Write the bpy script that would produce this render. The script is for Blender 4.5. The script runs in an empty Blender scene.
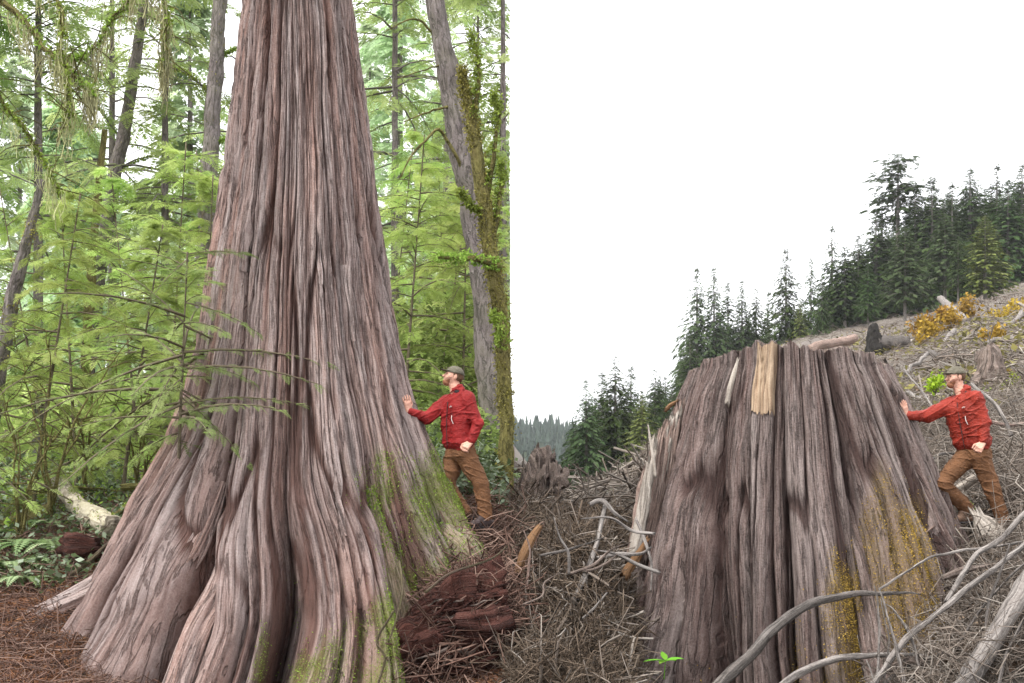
import bpy, math, random
import numpy as np

# ---------------------------------------------------------------- camera, sky, sun, exposure
S = bpy.context.scene
COL = S.collection
F, CX, CY, EYE = 1080.0, 515.0, 480.0, 1.6      # focal length in pixels, principal point, eye height
cam_d = bpy.data.cameras.new("camera")
cam_d.sensor_width = 36.0
cam_d.lens = 36.0 * F / 1024.0
cam_d.shift_x = (512.0 - CX) / 1024.0
cam_d.shift_y = (CY - 341.5) / 1024.0
cam_d.clip_start, cam_d.clip_end = 0.05, 6000.0
cam = bpy.data.objects.new("camera", cam_d)
cam.location = (0, 0, EYE)
cam.rotation_euler = (math.radians(90), 0, 0)
COL.objects.link(cam)
S.camera = cam

SUN_EL, SUN_AZ = 58.0, 235.0                    # azimuth clockwise from +Y: behind the camera, to the left
W = bpy.data.worlds.new("World"); S.world = W
W.use_nodes = True
nt = W.node_tree
bg = nt.nodes["Background"]
sky = nt.nodes.new("ShaderNodeTexSky")
sky.sky_type = 'NISHITA'; sky.sun_disc = False
sky.sun_elevation = math.radians(SUN_EL); sky.sun_rotation = math.radians(SUN_AZ)
sky.dust_density = 3.0
hs = nt.nodes.new("ShaderNodeHueSaturation")     # a clouded sky has next to no colour
hs.inputs["Saturation"].default_value = 0.10
nt.links.new(sky.outputs[0], hs.inputs["Color"])
cl = nt.nodes.new("ShaderNodeMix"); cl.data_type = 'RGBA'      # an even layer of bright cloud over most of it
cl.inputs[0].default_value = 0.75; cl.inputs[7].default_value = (6.4, 6.45, 6.6, 1)
nt.links.new(hs.outputs[0], cl.inputs[6])
nt.links.new(cl.outputs[2], bg.inputs[0])
bg.inputs[1].default_value = 0.15
sd = bpy.data.lights.new("sun", 'SUN')
sd.energy = 1.5; sd.angle = math.radians(11); sd.color = (1.0, 0.96, 0.9)
so = bpy.data.objects.new("sun", sd); COL.objects.link(so)
so.location = (-20, -30, 60)
so.rotation_euler = (math.radians(90 - SUN_EL), 0, -math.radians(SUN_AZ) + math.pi)
S.view_settings.view_transform = 'Standard'
S.view_settings.look = 'None'
S.view_settings.exposure = 1.45
S.view_settings.gamma = 1.0
S.cycles.use_denoising = True
S.cycles.max_bounces = 6
S.cycles.diffuse_bounces = 3
S.cycles.transmission_bounces = 4
S.cycles.transparent_max_bounces = 4
S.cycles.volume_bounces = 0
S.cycles.use_adaptive_sampling = True
S.cycles.adaptive_threshold = 0.015

# ---------------------------------------------------------------- helpers
def at(px, py, Y):
    return np.array([(px - CX) * Y / F, Y, EYE + (CY - py) * Y / F])

def ats(pts):
    return np.array([at(*p) for p in pts])

def hash01(ix, iy, iz, seed):
    with np.errstate(over='ignore'):
        h = (ix.astype(np.int64) * 374761393 + iy.astype(np.int64) * 668265263 + iz.astype(np.int64) * 2147483647 * 3 + seed * 1274126177) & 0xFFFFFFFF
        h = ((h ^ (h >> 13)) * 1274126177) & 0xFFFFFFFF
        h = ((h ^ (h >> 16)) * 2246822519) & 0xFFFFFFFF
        h = h ^ (h >> 15)
    return (h & 0xFFFFFF).astype(np.float64) / float(0xFFFFFF)

def vnoise(x, y=0.0, z=0.0, seed=0):
    x, y, z = np.broadcast_arrays(np.asarray(x, float), np.asarray(y, float), np.asarray(z, float))
    ix, iy, iz = np.floor(x), np.floor(y), np.floor(z)
    fx, fy, fz = x - ix, y - iy, z - iz
    fx, fy, fz = [t * t * (3 - 2 * t) for t in (fx, fy, fz)]
    flat_z = not np.any(fz)
    r = 0
    for dz in ((0,) if flat_z else (0, 1)):
        wz = 1.0 if flat_z else (fz if dz else 1 - fz)
        for dy in (0, 1):
            wy = fy if dy else 1 - fy
            for dx in (0, 1):
                wx = fx if dx else 1 - fx
                r = r + hash01(ix + dx, iy + dy, iz + dz, seed) * wx * wy * wz
    return r * 2 - 1

def fbm(x, y=0.0, z=0.0, seed=0, octs=4):
    a, r = 0.5, 0
    x, y, z = np.asarray(x, float), np.asarray(y, float), np.asarray(z, float)
    for o in range(octs):
        r = r + a * vnoise(x, y, z, seed + o * 17)
        x, y, z = x * 2.03 + 5.1, y * 2.03 + 1.7, z * 2.03 if np.any(z) else z
        a *= 0.5
    return r

def sstep(a, b, x):
    t = np.clip((x - a) / (b - a), 0, 1)
    return t * t * (3 - 2 * t)

def nrm(v):
    v = np.asarray(v, float)
    return v / np.maximum(np.linalg.norm(v, axis=-1, keepdims=True), 1e-9)

class MB:
    """collects quads and triangles (with uv and a tint value) for ONE mesh object"""
    def __init__(self):
        self.V, self.Q, self.T, self.U, self.A, self.n = [], [], [], [], [], 0
    def add(self, V, Q=None, T=None, uv=None, tint=None):
        V = np.asarray(V, float).reshape(-1, 3)
        if Q is not None and len(Q): self.Q.append(np.asarray(Q, np.int64) + self.n)
        if T is not None and len(T): self.T.append(np.asarray(T, np.int64) + self.n)
        self.V.append(V)
        self.U.append(np.zeros((len(V), 2)) if uv is None else np.asarray(uv, float).reshape(-1, 2))
        if tint is None: tint = 0.5
        self.A.append(np.broadcast_to(np.asarray(tint, float).reshape(-1), (len(V),)))
        self.n += len(V)
    def clip_x(self, xmax):
        """drop whole leaves beyond the edge of the wood at x = xmax"""
        V = np.concatenate(self.V)
        for L in (self.Q, self.T):
            for i in range(len(L)):
                L[i] = L[i][(V[L[i]][:, :, 0] < xmax).all(axis=1)]
        return self
    def build(self, name, mat, parent=None, smooth=True, loc=None):
        V = np.concatenate(self.V)
        Q = np.concatenate(self.Q) if self.Q else np.zeros((0, 4), np.int64)
        T = np.concatenate(self.T) if self.T else np.zeros((0, 3), np.int64)
        U, A = np.concatenate(self.U), np.concatenate(self.A)
        used = np.zeros(len(V), bool); used[Q.ravel()] = True; used[T.ravel()] = True
        if not used.all():
            m = np.cumsum(used) - 1
            V, U, A, Q, T = V[used], U[used], A[used], m[Q], m[T]
        if loc is not None: V = V - np.asarray(loc, float)
        me = bpy.data.meshes.new(name)
        me.vertices.add(len(V)); me.vertices.foreach_set("co", V.ravel())
        li = np.concatenate([Q.ravel(), T.ravel()])
        me.loops.add(len(li)); me.loops.foreach_set("vertex_index", li.astype(np.int32))
        tot = np.concatenate([np.full(len(Q), 4), np.full(len(T), 3)]).astype(np.int32)
        st = np.concatenate([[0], np.cumsum(tot)[:-1]]).astype(np.int32) if len(tot) else tot
        me.polygons.add(len(tot))
        me.polygons.foreach_set("loop_start", st)
        me.polygons.foreach_set("use_smooth", np.full(len(tot), smooth))
        uvl = me.uv_layers.new(name="UVMap")
        uvl.data.foreach_set("uv", U[li].ravel())
        at_ = me.attributes.new("tint", 'FLOAT', 'POINT'); at_.data.foreach_set("value", A)
        me.update(calc_edges=True); me.validate()
        if mat is not None: me.materials.append(mat)
        o = bpy.data.objects.new(name, me); COL.objects.link(o)
        if loc is not None: o.location = loc
        if parent is not None:
            o.parent = parent
        return o

def tag(o, label=None, cat=None, group=None, kind=None):
    if label: o["label"] = label
    if cat: o["category"] = cat
    if group: o["group"] = group
    if kind: o["kind"] = kind
    return o

def empty(name, loc=(0, 0, 0), rz=0.0):
    o = bpy.data.objects.new(name, None); COL.objects.link(o)
    o.location = loc; o.rotation_euler = (0, 0, rz); o.empty_display_size = 0.2
    return o

def copy_tree(root):
    r = root.copy(); COL.objects.link(r)
    for ch in root.children:
        c = ch.copy(); COL.objects.link(c); c.parent = r
        for g in ch.children:
            d = g.copy(); COL.objects.link(d); d.parent = c
    return r

def resample(P, n):
    P = np.asarray(P, float)
    if len(P) > 2:                                # Catmull-Rom
        E = np.vstack([2 * P[0] - P[1], P, 2 * P[-1] - P[-2]])
        t = np.linspace(0, len(P) - 1, n); i = np.minimum(t.astype(int), len(P) - 2); f = (t - i)[:, None]
        a, b, c, d = E[i], E[i + 1], E[i + 2], E[i + 3]
        return 0.5 * (2 * b + (c - a) * f + (2 * a - 5 * b + 4 * c - d) * f ** 2 + (3 * b - a - 3 * c + d) * f ** 3)
    t = np.linspace(0, 1, n)[:, None]
    return P[0] * (1 - t) + P[-1] * t

def tube(mb, P, R, ns=8, n=None, rough=0.0, freq=6.0, seed=0, tint=0.5, flute=0.0, jag=0.0, wob=0.0, flat=1.0):
    """a log, root or branch along P with radii R; ends closed; rough = relative bark relief"""
    R = np.atleast_1d(np.asarray(R, float))
    n = n or max(4, len(P) * 3)
    Pn = resample(P, n)
    Rn = np.interp(np.linspace(0, 1, n), np.linspace(0, 1, len(R)), R)
    L = np.concatenate([[0], np.cumsum(np.linalg.norm(np.diff(Pn, axis=0), axis=1))])
    if wob:
        Pn = Pn + np.stack([fbm(L * freq * .3, seed + k * 9.1, seed=seed + k) for k in range(3)], 1) * wob
    tg = nrm(np.gradient(Pn, axis=0))
    ref = np.array([0, 0, 1.0]) if abs(tg[n // 2][2]) < 0.8 else np.array([0, 1.0, 0])
    a = nrm(np.cross(tg, ref)); b = np.cross(tg, a)
    th = np.linspace(0, 2 * np.pi, ns + 1)[:-1]
    c, s = np.cos(th), np.sin(th)
    TH, LL = np.meshgrid(th, L)
    rr = Rn[:, None] * np.ones(ns)
    if rough:
        nz = fbm(np.cos(TH) * 2.2 + 7, np.sin(TH) * 2.2 + seed * 3.1, LL * freq, seed=seed, octs=3)
        rr = rr * (1 + rough * nz * 2)
    if flute:
        nz = vnoise(np.cos(TH) * 3.5, np.sin(TH) * 3.5 + seed, LL * freq * 0.30, seed=seed + 5)
        n2 = vnoise(np.cos(TH) * 9 + 3, np.sin(TH) * 9 + seed, LL * freq * 0.45, seed=seed + 6)
        rr = rr * (1 + flute * (1 - 2 * np.abs(nz)) - flute * .45 * np.clip(1 - 3 * np.abs(n2), 0, 1))
    V = Pn[:, None, :] + rr[:, :, None] * (c[None, :, None] * a[:, None, :] + flat * s[None, :, None] * b[:, None, :])
    if jag:
        for e, sg in ((0, -1), (-1, 1)):
            V[e] += tg[e] * sg * jag * (0.5 + vnoise(th * 5, seed + 3, seed=seed + e))[:, None]
    i = np.arange(n - 1)[:, None] * ns; j = np.arange(ns)[None, :]; k = (j + 1) % ns
    Q = np.stack([i + j, i + k, i + ns + k, i + ns + j], -1).reshape(-1, 4)
    V = V.reshape(-1, 3)
    uv = np.stack([TH * Rn.mean(), LL], -1).reshape(-1, 2)
    c0, c1 = Pn[0], Pn[-1]
    V = np.vstack([V, c0, c1]); uv = np.vstack([uv, [0, 0], [0, L[-1]]])
    j = np.arange(ns); k = (j + 1) % ns
    T = np.concatenate([np.stack([np.full(ns, n * ns), k, j], 1), np.stack([np.full(ns, n * ns + 1), (n - 1) * ns + j, (n - 1) * ns + k], 1)])
    mb.add(V, Q, T, uv, tint)
    return Pn, Rn

def twigs(mb, C, D, Ln, R, rng, bend=0.25, ns=3, npt=4, taper=0.4):
    """thousands of twigs at once: centres C, directions D, lengths Ln, radii R"""
    N = len(C); D = nrm(D)
    B1 = nrm(np.cross(D, rng.normal(size=(N, 3)))); B2 = np.cross(D, B1)
    t = np.linspace(-0.5, 0.5, npt)
    bow = rng.normal(size=(N, 2)) * bend * Ln[:, None]
    kink = rng.normal(size=(N, npt)) * bend * 0.25 * Ln[:, None]
    P = C[:, None] + D[:, None] * (t[None, :, None] * Ln[:, None, None])
    P = P + B1[:, None] * ((bow[:, :1] * (t ** 2 * 4 - .5))[:, :, None] + kink[:, :, None]) + B2[:, None] * (bow[:, 1:] * (t ** 2 * 4 - .5))[:, :, None]
    th = np.arange(ns) * 2 * np.pi / ns
    rr = R[:, None] * np.linspace(1, taper, npt)[None]
    V = P[:, :, None] + rr[:, :, None, None] * (np.cos(th)[None, None, :, None] * B1[:, None, None] + np.sin(th)[None, None, :, None] * B2[:, None, None])
    base = (np.arange(N) * npt * ns)[:, None, None] + (np.arange(npt - 1) * ns)[None, :, None]
    j = np.arange(ns)[None, None]; k = (j + 1) % ns
    Q = np.stack([base + j, base + k, base + ns + k, base + ns + j], -1).reshape(-1, 4)
    uv = np.zeros((N, npt, ns, 2)); uv[..., 0] = (th * 0.02)[None, None]; uv[..., 1] = ((t + .5)[None, :] * Ln[:, None])[:, :, None] + rng.random((N, 1, 1)) * 9
    mb.add(V.reshape(-1, 3), Q, None, uv.reshape(-1, 2), np.repeat(rng.random(N), npt * ns))

# --- signed distance shapes turned into one skin (people, broken root wads)
class SDF:
    def __init__(self, lo, hi, h):
        self.lo = np.asarray(lo, float); self.h = h
        self.n = np.ceil((np.asarray(hi) - self.lo) / h).astype(int) + 1
        self.D = np.full(self.n, 1.0, np.float32)
    def _sub(self, lo, hi):
        i0 = np.clip(np.floor((lo - self.lo) / self.h).astype(int), 0, self.n - 1)
        i1 = np.clip(np.ceil((hi - self.lo) / self.h).astype(int) + 1, 1, self.n)
        sl = tuple(slice(a, b) for a, b in zip(i0, i1))
        g = [self.lo[k] + self.h * np.arange(i0[k], i1[k]) for k in range(3)]
        return sl, np.stack(np.meshgrid(*g, indexing='ij'), -1)
    def _merge(self, sl, d, k, cut=False):
        A = self.D[sl]
        if cut:
            self.D[sl] = np.maximum(A, -d); return
        if k <= 0: self.D[sl] = np.minimum(A, d); return
        hh = np.clip(0.5 + 0.5 * (A - d) / k, 0, 1)
        self.D[sl] = A * (1 - hh) + d * hh - k * hh * (1 - hh)
    def cone(self, a, b, ra, rb, k=0.02, cut=False, flat=None):
        a, b = np.asarray(a, float), np.asarray(b, float)
        m = max(ra, rb) + k * 2 + self.h * 2
        sl, P = self._sub(np.minimum(a, b) - m, np.maximum(a, b) + m)
        if P.size == 0: return
        ab = b - a; t = np.clip(((P - a) @ ab) / max(ab @ ab, 1e-9), 0, 1)
        q = P - (a + t[..., None] * ab)
        if flat is not None:                       # flat = (unit axis, factor): squeezed along the axis
            ax, f = np.asarray(flat[0], float), flat[1]
            q = q + (q @ ax)[..., None] * ax * (1 / f - 1)
        d = np.linalg.norm(q, axis=-1) - (ra + t * (rb - ra))
        self._merge(sl, d, k, cut)
    def ell(self, c, r, axes=None, k=0.01, cut=False):
        c, r = np.asarray(c, float), np.asarray(r, float)
        m = r.max() + k * 2 + self.h * 2
        sl, P = self._sub(c - m, c + m)
        if P.size == 0: return
        q = P - c
        if axes is not None: q = q @ np.asarray(axes, float).T
        l = np.linalg.norm(q / r, axis=-1)
        d = (l - 1) * r.min() if r.max() / r.min() > 3 else l * (l - 1) / np.maximum(np.linalg.norm(q / r ** 2, axis=-1), 1e-6)
        self._merge(sl, d, k, cut)
    def noise(self, fn):
        sl, P = self._sub(self.lo, self.lo + self.h * self.n)
        m = np.abs(self.D[sl]) < 0.06
        self.D[sl][m] += fn(P[m])
    def mesh(self):
        D = self.D; s = D < 0
        n = np.array(D.shape) - 1
        cor = [(i, j, k) for i in (0, 1) for j in (0, 1) for k in (0, 1)]
        cnt = sum(s[i:i + n[0], j:j + n[1], k:k + n[2]].astype(np.int8) for i, j, k in cor)
        cell = np.argwhere((cnt > 0) & (cnt < 8))
        idx = np.full(n, -1, np.int64); idx[tuple(cell.T)] = np.arange(len(cell))
        acc = np.zeros((len(cell), 3)); wt = np.zeros(len(cell))
        for a in cor:
            for ax in range(3):
                if a[ax]: continue
                b = list(a); b[ax] = 1
                da = D[tuple((cell + a).T)]; db = D[tuple((cell + b).T)]
                m = (da < 0) != (db < 0)
                t = np.where(m, da / np.where(m, da - db, 1), 0)
                p = np.array(a, float)[None] + t[:, None] * np.eye(3)[ax]
                acc[m] += p[m]; wt += m
        V = self.lo + self.h * (cell + acc / wt[:, None])
        Q = []
        for ax in range(3):
            u, v = (ax + 1) % 3, (ax + 2) % 3
            sa = [slice(None)] * 3; sb = [slice(None)] * 3
            sa[ax] = slice(0, -1); sb[ax] = slice(1, None)
            ch = np.argwhere(s[tuple(sa)] != s[tuple(sb)])
            ok = (ch[:, u] > 0) & (ch[:, v] > 0) & (ch[:, u] < n[u]) & (ch[:, v] < n[v])
            ch = ch[ok]
            def cidx(du, dv):
                c = ch.copy(); c[:, u] -= du; c[:, v] -= dv
                return idx[tuple(c.T)]
            q = np.stack([cidx(1, 1), cidx(0, 1), cidx(0, 0), cidx(1, 0)], 1)
            inside = s[tuple(ch.T)]
            q[~inside] = q[~inside][:, ::-1]
            Q.append(q)
        Q = np.concatenate(Q)
        return V, Q[(Q >= 0).all(1)]

# ---------------------------------------------------------------- materials
class NT:
    def __init__(self, name):
        self.m = bpy.data.materials.new(name); self.m.use_nodes = True
        self.t = self.m.node_tree; self.t.nodes.clear()
        self.out = self.t.nodes.new("ShaderNodeOutputMaterial")
    def n(self, typ, **kw):
        x = self.t.nodes.new("ShaderNode" + typ)
        for k, v in kw.items(): setattr(x, k, v)
        return x
    def l(self, a, b): self.t.links.new(a, b)
    def coord(self, kind="Object", scale=(1, 1, 1)):
        tc = self.n("TexCoord"); mp = self.n("Mapping")
        mp.inputs["Scale"].default_value = scale
        self.l(tc.outputs[kind], mp.inputs[0]); return mp.outputs[0]
    def noise(self, vec, scale, detail=4, rough=0.6, dist=0.0):
        x = self.n("TexNoise"); x.inputs["Scale"].default_value = scale; x.inputs["Detail"].default_value = detail
        x.inputs["Roughness"].default_value = rough; x.inputs["Distortion"].default_value = dist
        self.l(vec, x.inputs["Vector"]); return x.outputs["Fac"]
    def ramp(self, fac, stops):
        x = self.n("ValToRGB"); e = x.color_ramp.elements
        while len(e) < len(stops): e.new(0.5)
        for q, (p, c) in zip(e, stops):
            q.position = p; q.color = (*c, 1) if not np.isscalar(c) else (c, c, c, 1)
        self.l(fac, x.inputs[0]); return x.outputs[0]
    def mix(self, fac, a, b, mode='MIX'):
        x = self.n("Mix", data_type='RGBA', blend_type=mode)
        for v, i in ((fac, 0), (a, 6), (b, 7)):
            if hasattr(v, "is_linked") or hasattr(v, "links"): self.l(v, x.inputs[i])
            elif np.isscalar(v): x.inputs[i].default_value = v if i == 0 else (v, v, v, 1)
            else: x.inputs[i].default_value = (*v, 1)
        return x.outputs[2]
    def attr(self, name):
        x = self.n("Attribute", attribute_name=name); return x.outputs["Fac"]
    def bump(self, h, dist, strength=1.0, normal=None):
        x = self.n("Bump"); x.inputs["Distance"].default_value = dist; x.inputs["Strength"].default_value = strength
        self.l(h, x.inputs["Height"])
        if normal is not None: self.l(normal, x.inputs["Normal"])
        return x.outputs[0]
    def done(self, col, rough=0.9, normal=None, spec=0.2, **kw):
        p = self.n("BsdfPrincipled")
        if hasattr(col, "links"): self.l(col, p.inputs["Base Color"])
        else: p.inputs["Base Color"].default_value = (*col, 1)
        p.inputs["Roughness"].default_value = rough
        p.inputs["Specular IOR Level"].default_value = spec
        if normal is not None: self.l(normal, p.inputs["Normal"])
        for k, v in kw.items(): p.inputs[k.replace("_", " ")].default_value = v
        self.l(p.outputs[0], self.out.inputs[0]); return self.m

def bark_mat(name, dark, mid, light, accent, acc_amt=0.5, fib=(28, 1.6), bump=0.012, streak=0.35, green=None, green_amt=0.0, inner=None, broad=None):
    m = NT(name)
    uv = m.coord("UV", (fib[0], fib[1], 1))
    uv2 = m.coord("UV", (fib[0] * .28, fib[1] * .3, 1))
    n1 = m.noise(uv, 1.0, 5, 0.68, 0.4)
    n2 = m.noise(uv2, 1.0, 3, 0.55, 0.3)
    uv3 = m.coord("UV", (fib[0] * 2.6, fib[1] * 1.7, 1)); n3 = m.noise(uv3, 1.0, 3, 0.7, 0.2)
    c = m.ramp(n1, [(0.36, dark), (0.49, mid), (0.64, light)])
    a = m.ramp(n2, [(0.42, 0.0), (0.62, 1.0)])
    am = m.n("Math", operation='MULTIPLY'); m.l(a, am.inputs[0]); am.inputs[1].default_value = acc_amt
    c = m.mix(am.outputs[0], c, accent)
    c = m.mix(streak, c, m.ramp(n3, [(0.3, dark), (0.5, mid), (0.66, light)]))
    if broad is not None:                         # whole strips of the bole weather differently
        bn = m.noise(m.coord("UV", (3.4, .22, 1)), 1.0, 3, 0.6)
        b2 = m.noise(m.coord("UV", (9.0, .5, 1)), 1.0, 2, 0.5)
        tone = m.ramp(bn, [(0.38, broad[0]), (0.50, broad[1]), (0.62, broad[2])])
        c = m.mix(m.ramp(b2, [(0.40, 0.25), (0.60, 0.62)]), c, m.mix(1.0, m.mix(0.45, m.ramp(n1, [(0.33, 0.35), (0.65, 1.35)]), 1.0), tone, 'MULTIPLY'))
    # thin dark checks along the grain, and a dusty grain over everything
    ck = m.noise(m.coord("UV", (fib[0] * .55, fib[1] * .42, 1)), 1.0, 4, 0.6, 0.5)
    ckm = m.ramp(ck, [(0.470, 0.0), (0.492, 1.0), (0.508, 1.0), (0.530, 0.0)])
    km = m.n("Math", operation='MULTIPLY'); m.l(ckm, km.inputs[0]); km.inputs[1].default_value = 0.75
    c = m.mix(km.outputs[0], c, tuple(x * .55 for x in dark))
    gr = m.noise(m.coord("Object"), 55, 4, 0.8)
    c = m.mix(0.30, c, m.mix(m.ramp(gr, [(0.35, 0.0), (0.65, 1.0)]), dark, light))
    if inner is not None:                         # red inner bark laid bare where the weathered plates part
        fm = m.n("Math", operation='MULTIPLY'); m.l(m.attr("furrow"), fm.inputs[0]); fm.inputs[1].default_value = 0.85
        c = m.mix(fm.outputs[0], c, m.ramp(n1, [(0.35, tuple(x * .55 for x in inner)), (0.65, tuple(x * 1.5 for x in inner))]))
    if green is not None:
        g = m.noise(m.coord("Object", (1, 1, 1)), 2.3, 6, 0.7)
        gm = m.n("Math", operation='MULTIPLY'); m.l(m.ramp(g, [(0.36, 0.25), (0.6, 1.0)]), gm.inputs[0]); m.l(m.attr("tint"), gm.inputs[1])
        g2 = m.n("Math", operation='MULTIPLY'); m.l(gm.outputs[0], g2.inputs[0]); g2.inputs[1].default_value = green_amt
        c = m.mix(g2.outputs[0], c, green)
    h0 = m.n("Math", operation='ADD'); m.l(n1, h0.inputs[0]); m.l(n3, h0.inputs[1])
    h1 = m.n("Math", operation='SUBTRACT'); m.l(h0.outputs[0], h1.inputs[0]); m.l(ckm, h1.inputs[1])
    h = m.n("Math", operation='ADD'); m.l(h1.outputs[0], h.inputs[0]); m.l(gr, h.inputs[1])
    return m.done(c, 0.88, m.bump(h.outputs[0], bump), 0.18)

def leaf_mat(name, col, var=0.5, trans=0.4, tint2=None, rough=0.55, spec=0.12):
    m = NT(name)
    t = m.attr("tint")
    oi = m.n("ObjectInfo")
    lo = tuple(c * (1 - var) for c in col); hi = tuple(min(0.9, c * (1 + var * .8)) for c in col)
    c = m.ramp(t, [(0.0, lo), (0.5, col), (1.0, tint2 or hi)])
    hv = m.n("HueSaturation")
    r = m.n("MapRange"); m.l(oi.outputs["Random"], r.inputs[0]); r.inputs[3].default_value = 0.8; r.inputs[4].default_value = 1.25
    m.l(r.outputs[0], hv.inputs["Value"]); m.l(c, hv.inputs["Color"])
    r2 = m.n("MapRange"); m.l(oi.outputs["Random"], r2.inputs[0]); r2.inputs[3].default_value = 0.485; r2.inputs[4].default_value = 0.515
    m.l(r2.outputs[0], hv.inputs["Hue"])
    d = m.n("BsdfPrincipled"); m.l(hv.outputs[0], d.inputs["Base Color"]); d.inputs["Roughness"].default_value = rough
    d.inputs["Specular IOR Level"].default_value = spec
    if trans:
        tr = m.n("BsdfTranslucent"); m.l(hv.outputs[0], tr.inputs[0])
        mx = m.n("MixShader"); mx.inputs[0].default_value = trans
        m.l(d.outputs[0], mx.inputs[1]); m.l(tr.outputs[0], mx.inputs[2]); m.l(mx.outputs[0], m.out.inputs[0])
    else:
        m.l(d.outputs[0], m.out.inputs[0])
    return m.m

M = {}
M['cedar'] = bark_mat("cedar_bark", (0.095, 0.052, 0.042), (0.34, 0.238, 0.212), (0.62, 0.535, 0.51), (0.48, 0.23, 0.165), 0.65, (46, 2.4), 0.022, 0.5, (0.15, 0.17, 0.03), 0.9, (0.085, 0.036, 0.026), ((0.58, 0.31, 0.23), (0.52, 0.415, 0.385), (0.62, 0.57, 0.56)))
M['root_bark'] = bark_mat("root_bark", (0.036, 0.021, 0.018), (0.14, 0.09, 0.076), (0.30, 0.225, 0.20), (0.19, 0.088, 0.06), 0.5, (34, 2.2), 0.03, 0.4, (0.15, 0.17, 0.03), 0.6)
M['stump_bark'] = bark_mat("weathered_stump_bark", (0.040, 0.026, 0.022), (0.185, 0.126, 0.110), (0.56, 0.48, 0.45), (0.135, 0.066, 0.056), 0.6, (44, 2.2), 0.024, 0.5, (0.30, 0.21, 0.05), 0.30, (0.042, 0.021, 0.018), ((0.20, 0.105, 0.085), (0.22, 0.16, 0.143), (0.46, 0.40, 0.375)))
M['fresh_wood'] = bark_mat("pale_split_wood", (0.20, 0.125, 0.08), (0.35, 0.25, 0.165), (0.50, 0.40, 0.29), (0.25, 0.15, 0.09), 0.6, (30, 1.2), 0.006)
M['splinter'] = bark_mat("splintered_wood", (0.10, 0.055, 0.042), (0.29, 0.20, 0.165), (0.52, 0.43, 0.38), (0.22, 0.115, 0.08), 0.5, (30, 1.5), 0.008)
M['orange_wood'] = bark_mat("orange_split_wood", (0.07, 0.035, 0.018), (0.18, 0.095, 0.045), (0.28, 0.17, 0.095), (0.12, 0.055, 0.028), 0.5, (30, 1.5), 0.006)
M['white_wood'] = bark_mat("bleached_wood", (0.17, 0.14, 0.115), (0.37, 0.325, 0.28), (0.56, 0.51, 0.455), (0.27, 0.215, 0.165), 0.4, (22, 2.0), 0.006)
M['grey_wood'] = bark_mat("weathered_grey_branch", (0.07, 0.06, 0.055), (0.22, 0.195, 0.18), (0.40, 0.37, 0.345), (0.16, 0.125, 0.105), 0.5, (36, 3.0), 0.006)
M['dark_branch'] = bark_mat("dark_branch_bark", (0.035, 0.03, 0.027), (0.11, 0.095, 0.088), (0.22, 0.20, 0.185), (0.09, 0.07, 0.06), 0.5, (36, 3.0), 0.006)
M['rot_wood'] = bark_mat("rotten_red_wood", (0.016, 0.006, 0.005), (0.075, 0.026, 0.02), (0.18, 0.08, 0.062), (0.10, 0.032, 0.022), 0.5, (22, 3.0), 0.04)
M['wad_wood'] = bark_mat("weathered_root_wood", (0.04, 0.028, 0.023), (0.165, 0.12, 0.10), (0.40, 0.335, 0.295), (0.15, 0.095, 0.075), 0.5, (18, 2.2), 0.015)
M['hem_bark'] = bark_mat("hemlock_bark", (0.055, 0.045, 0.046), (0.17, 0.135, 0.142), (0.32, 0.28, 0.285), (0.15, 0.11, 0.10), 0.4, (16, 5.0), 0.015, 0.35, (0.15, 0.17, 0.06), 0.25)
M['far_bark'] = bark_mat("conifer_trunk_bark", (0.10, 0.085, 0.075), (0.26, 0.23, 0.21), (0.40, 0.37, 0.34), (0.2, 0.17, 0.15), 0.4, (10, 2.0), 0.02)
M['twig'] = bark_mat("small_twig_bark", (0.05, 0.04, 0.03), (0.14, 0.11, 0.075), (0.25, 0.21, 0.15), (0.13, 0.13, 0.04), 0.5, (30, 6.0), 0.003)
M['mossy_bark'] = bark_mat("moss_covered_bark", (0.09, 0.08, 0.025), (0.20, 0.18, 0.055), (0.32, 0.29, 0.11), (0.16, 0.11, 0.055), 0.5, (14, 8.0), 0.03)
M['log_bark'] = bark_mat("pale_log_bark", (0.20, 0.16, 0.11), (0.46, 0.40, 0.31), (0.66, 0.60, 0.50), (0.22, 0.24, 0.07), 0.55, (9, 5.0), 0.012)

def twig_stuff_mat(name, a, b, c):
    m = NT(name)
    col = m.ramp(m.attr("tint"), [(0.0, a), (0.55, b), (1.0, c)])
    n = m.noise(m.coord("UV", (60, 10, 1)), 1.0, 3)
    col = m.mix(0.35, col, m.ramp(n, [(0.3, tuple(x * .4 for x in a)), (0.7, c)]))
    return m.done(col, 0.9)
M['litter'] = twig_stuff_mat("forest_litter_twigs", (0.06, 0.028, 0.02), (0.15, 0.08, 0.06), (0.28, 0.19, 0.15))
M['needles'] = twig_stuff_mat("rusty_fallen_cedar_needles", (0.13, 0.05, 0.025), (0.24, 0.10, 0.05), (0.36, 0.19, 0.10))
M['slash'] = twig_stuff_mat("grey_logging_slash", (0.06, 0.042, 0.03), (0.165, 0.125, 0.098), (0.37, 0.33, 0.29))
M['slash_brown'] = twig_stuff_mat("brown_logging_slash", (0.035, 0.023, 0.016), (0.105, 0.072, 0.05), (0.23, 0.18, 0.135))

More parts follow.
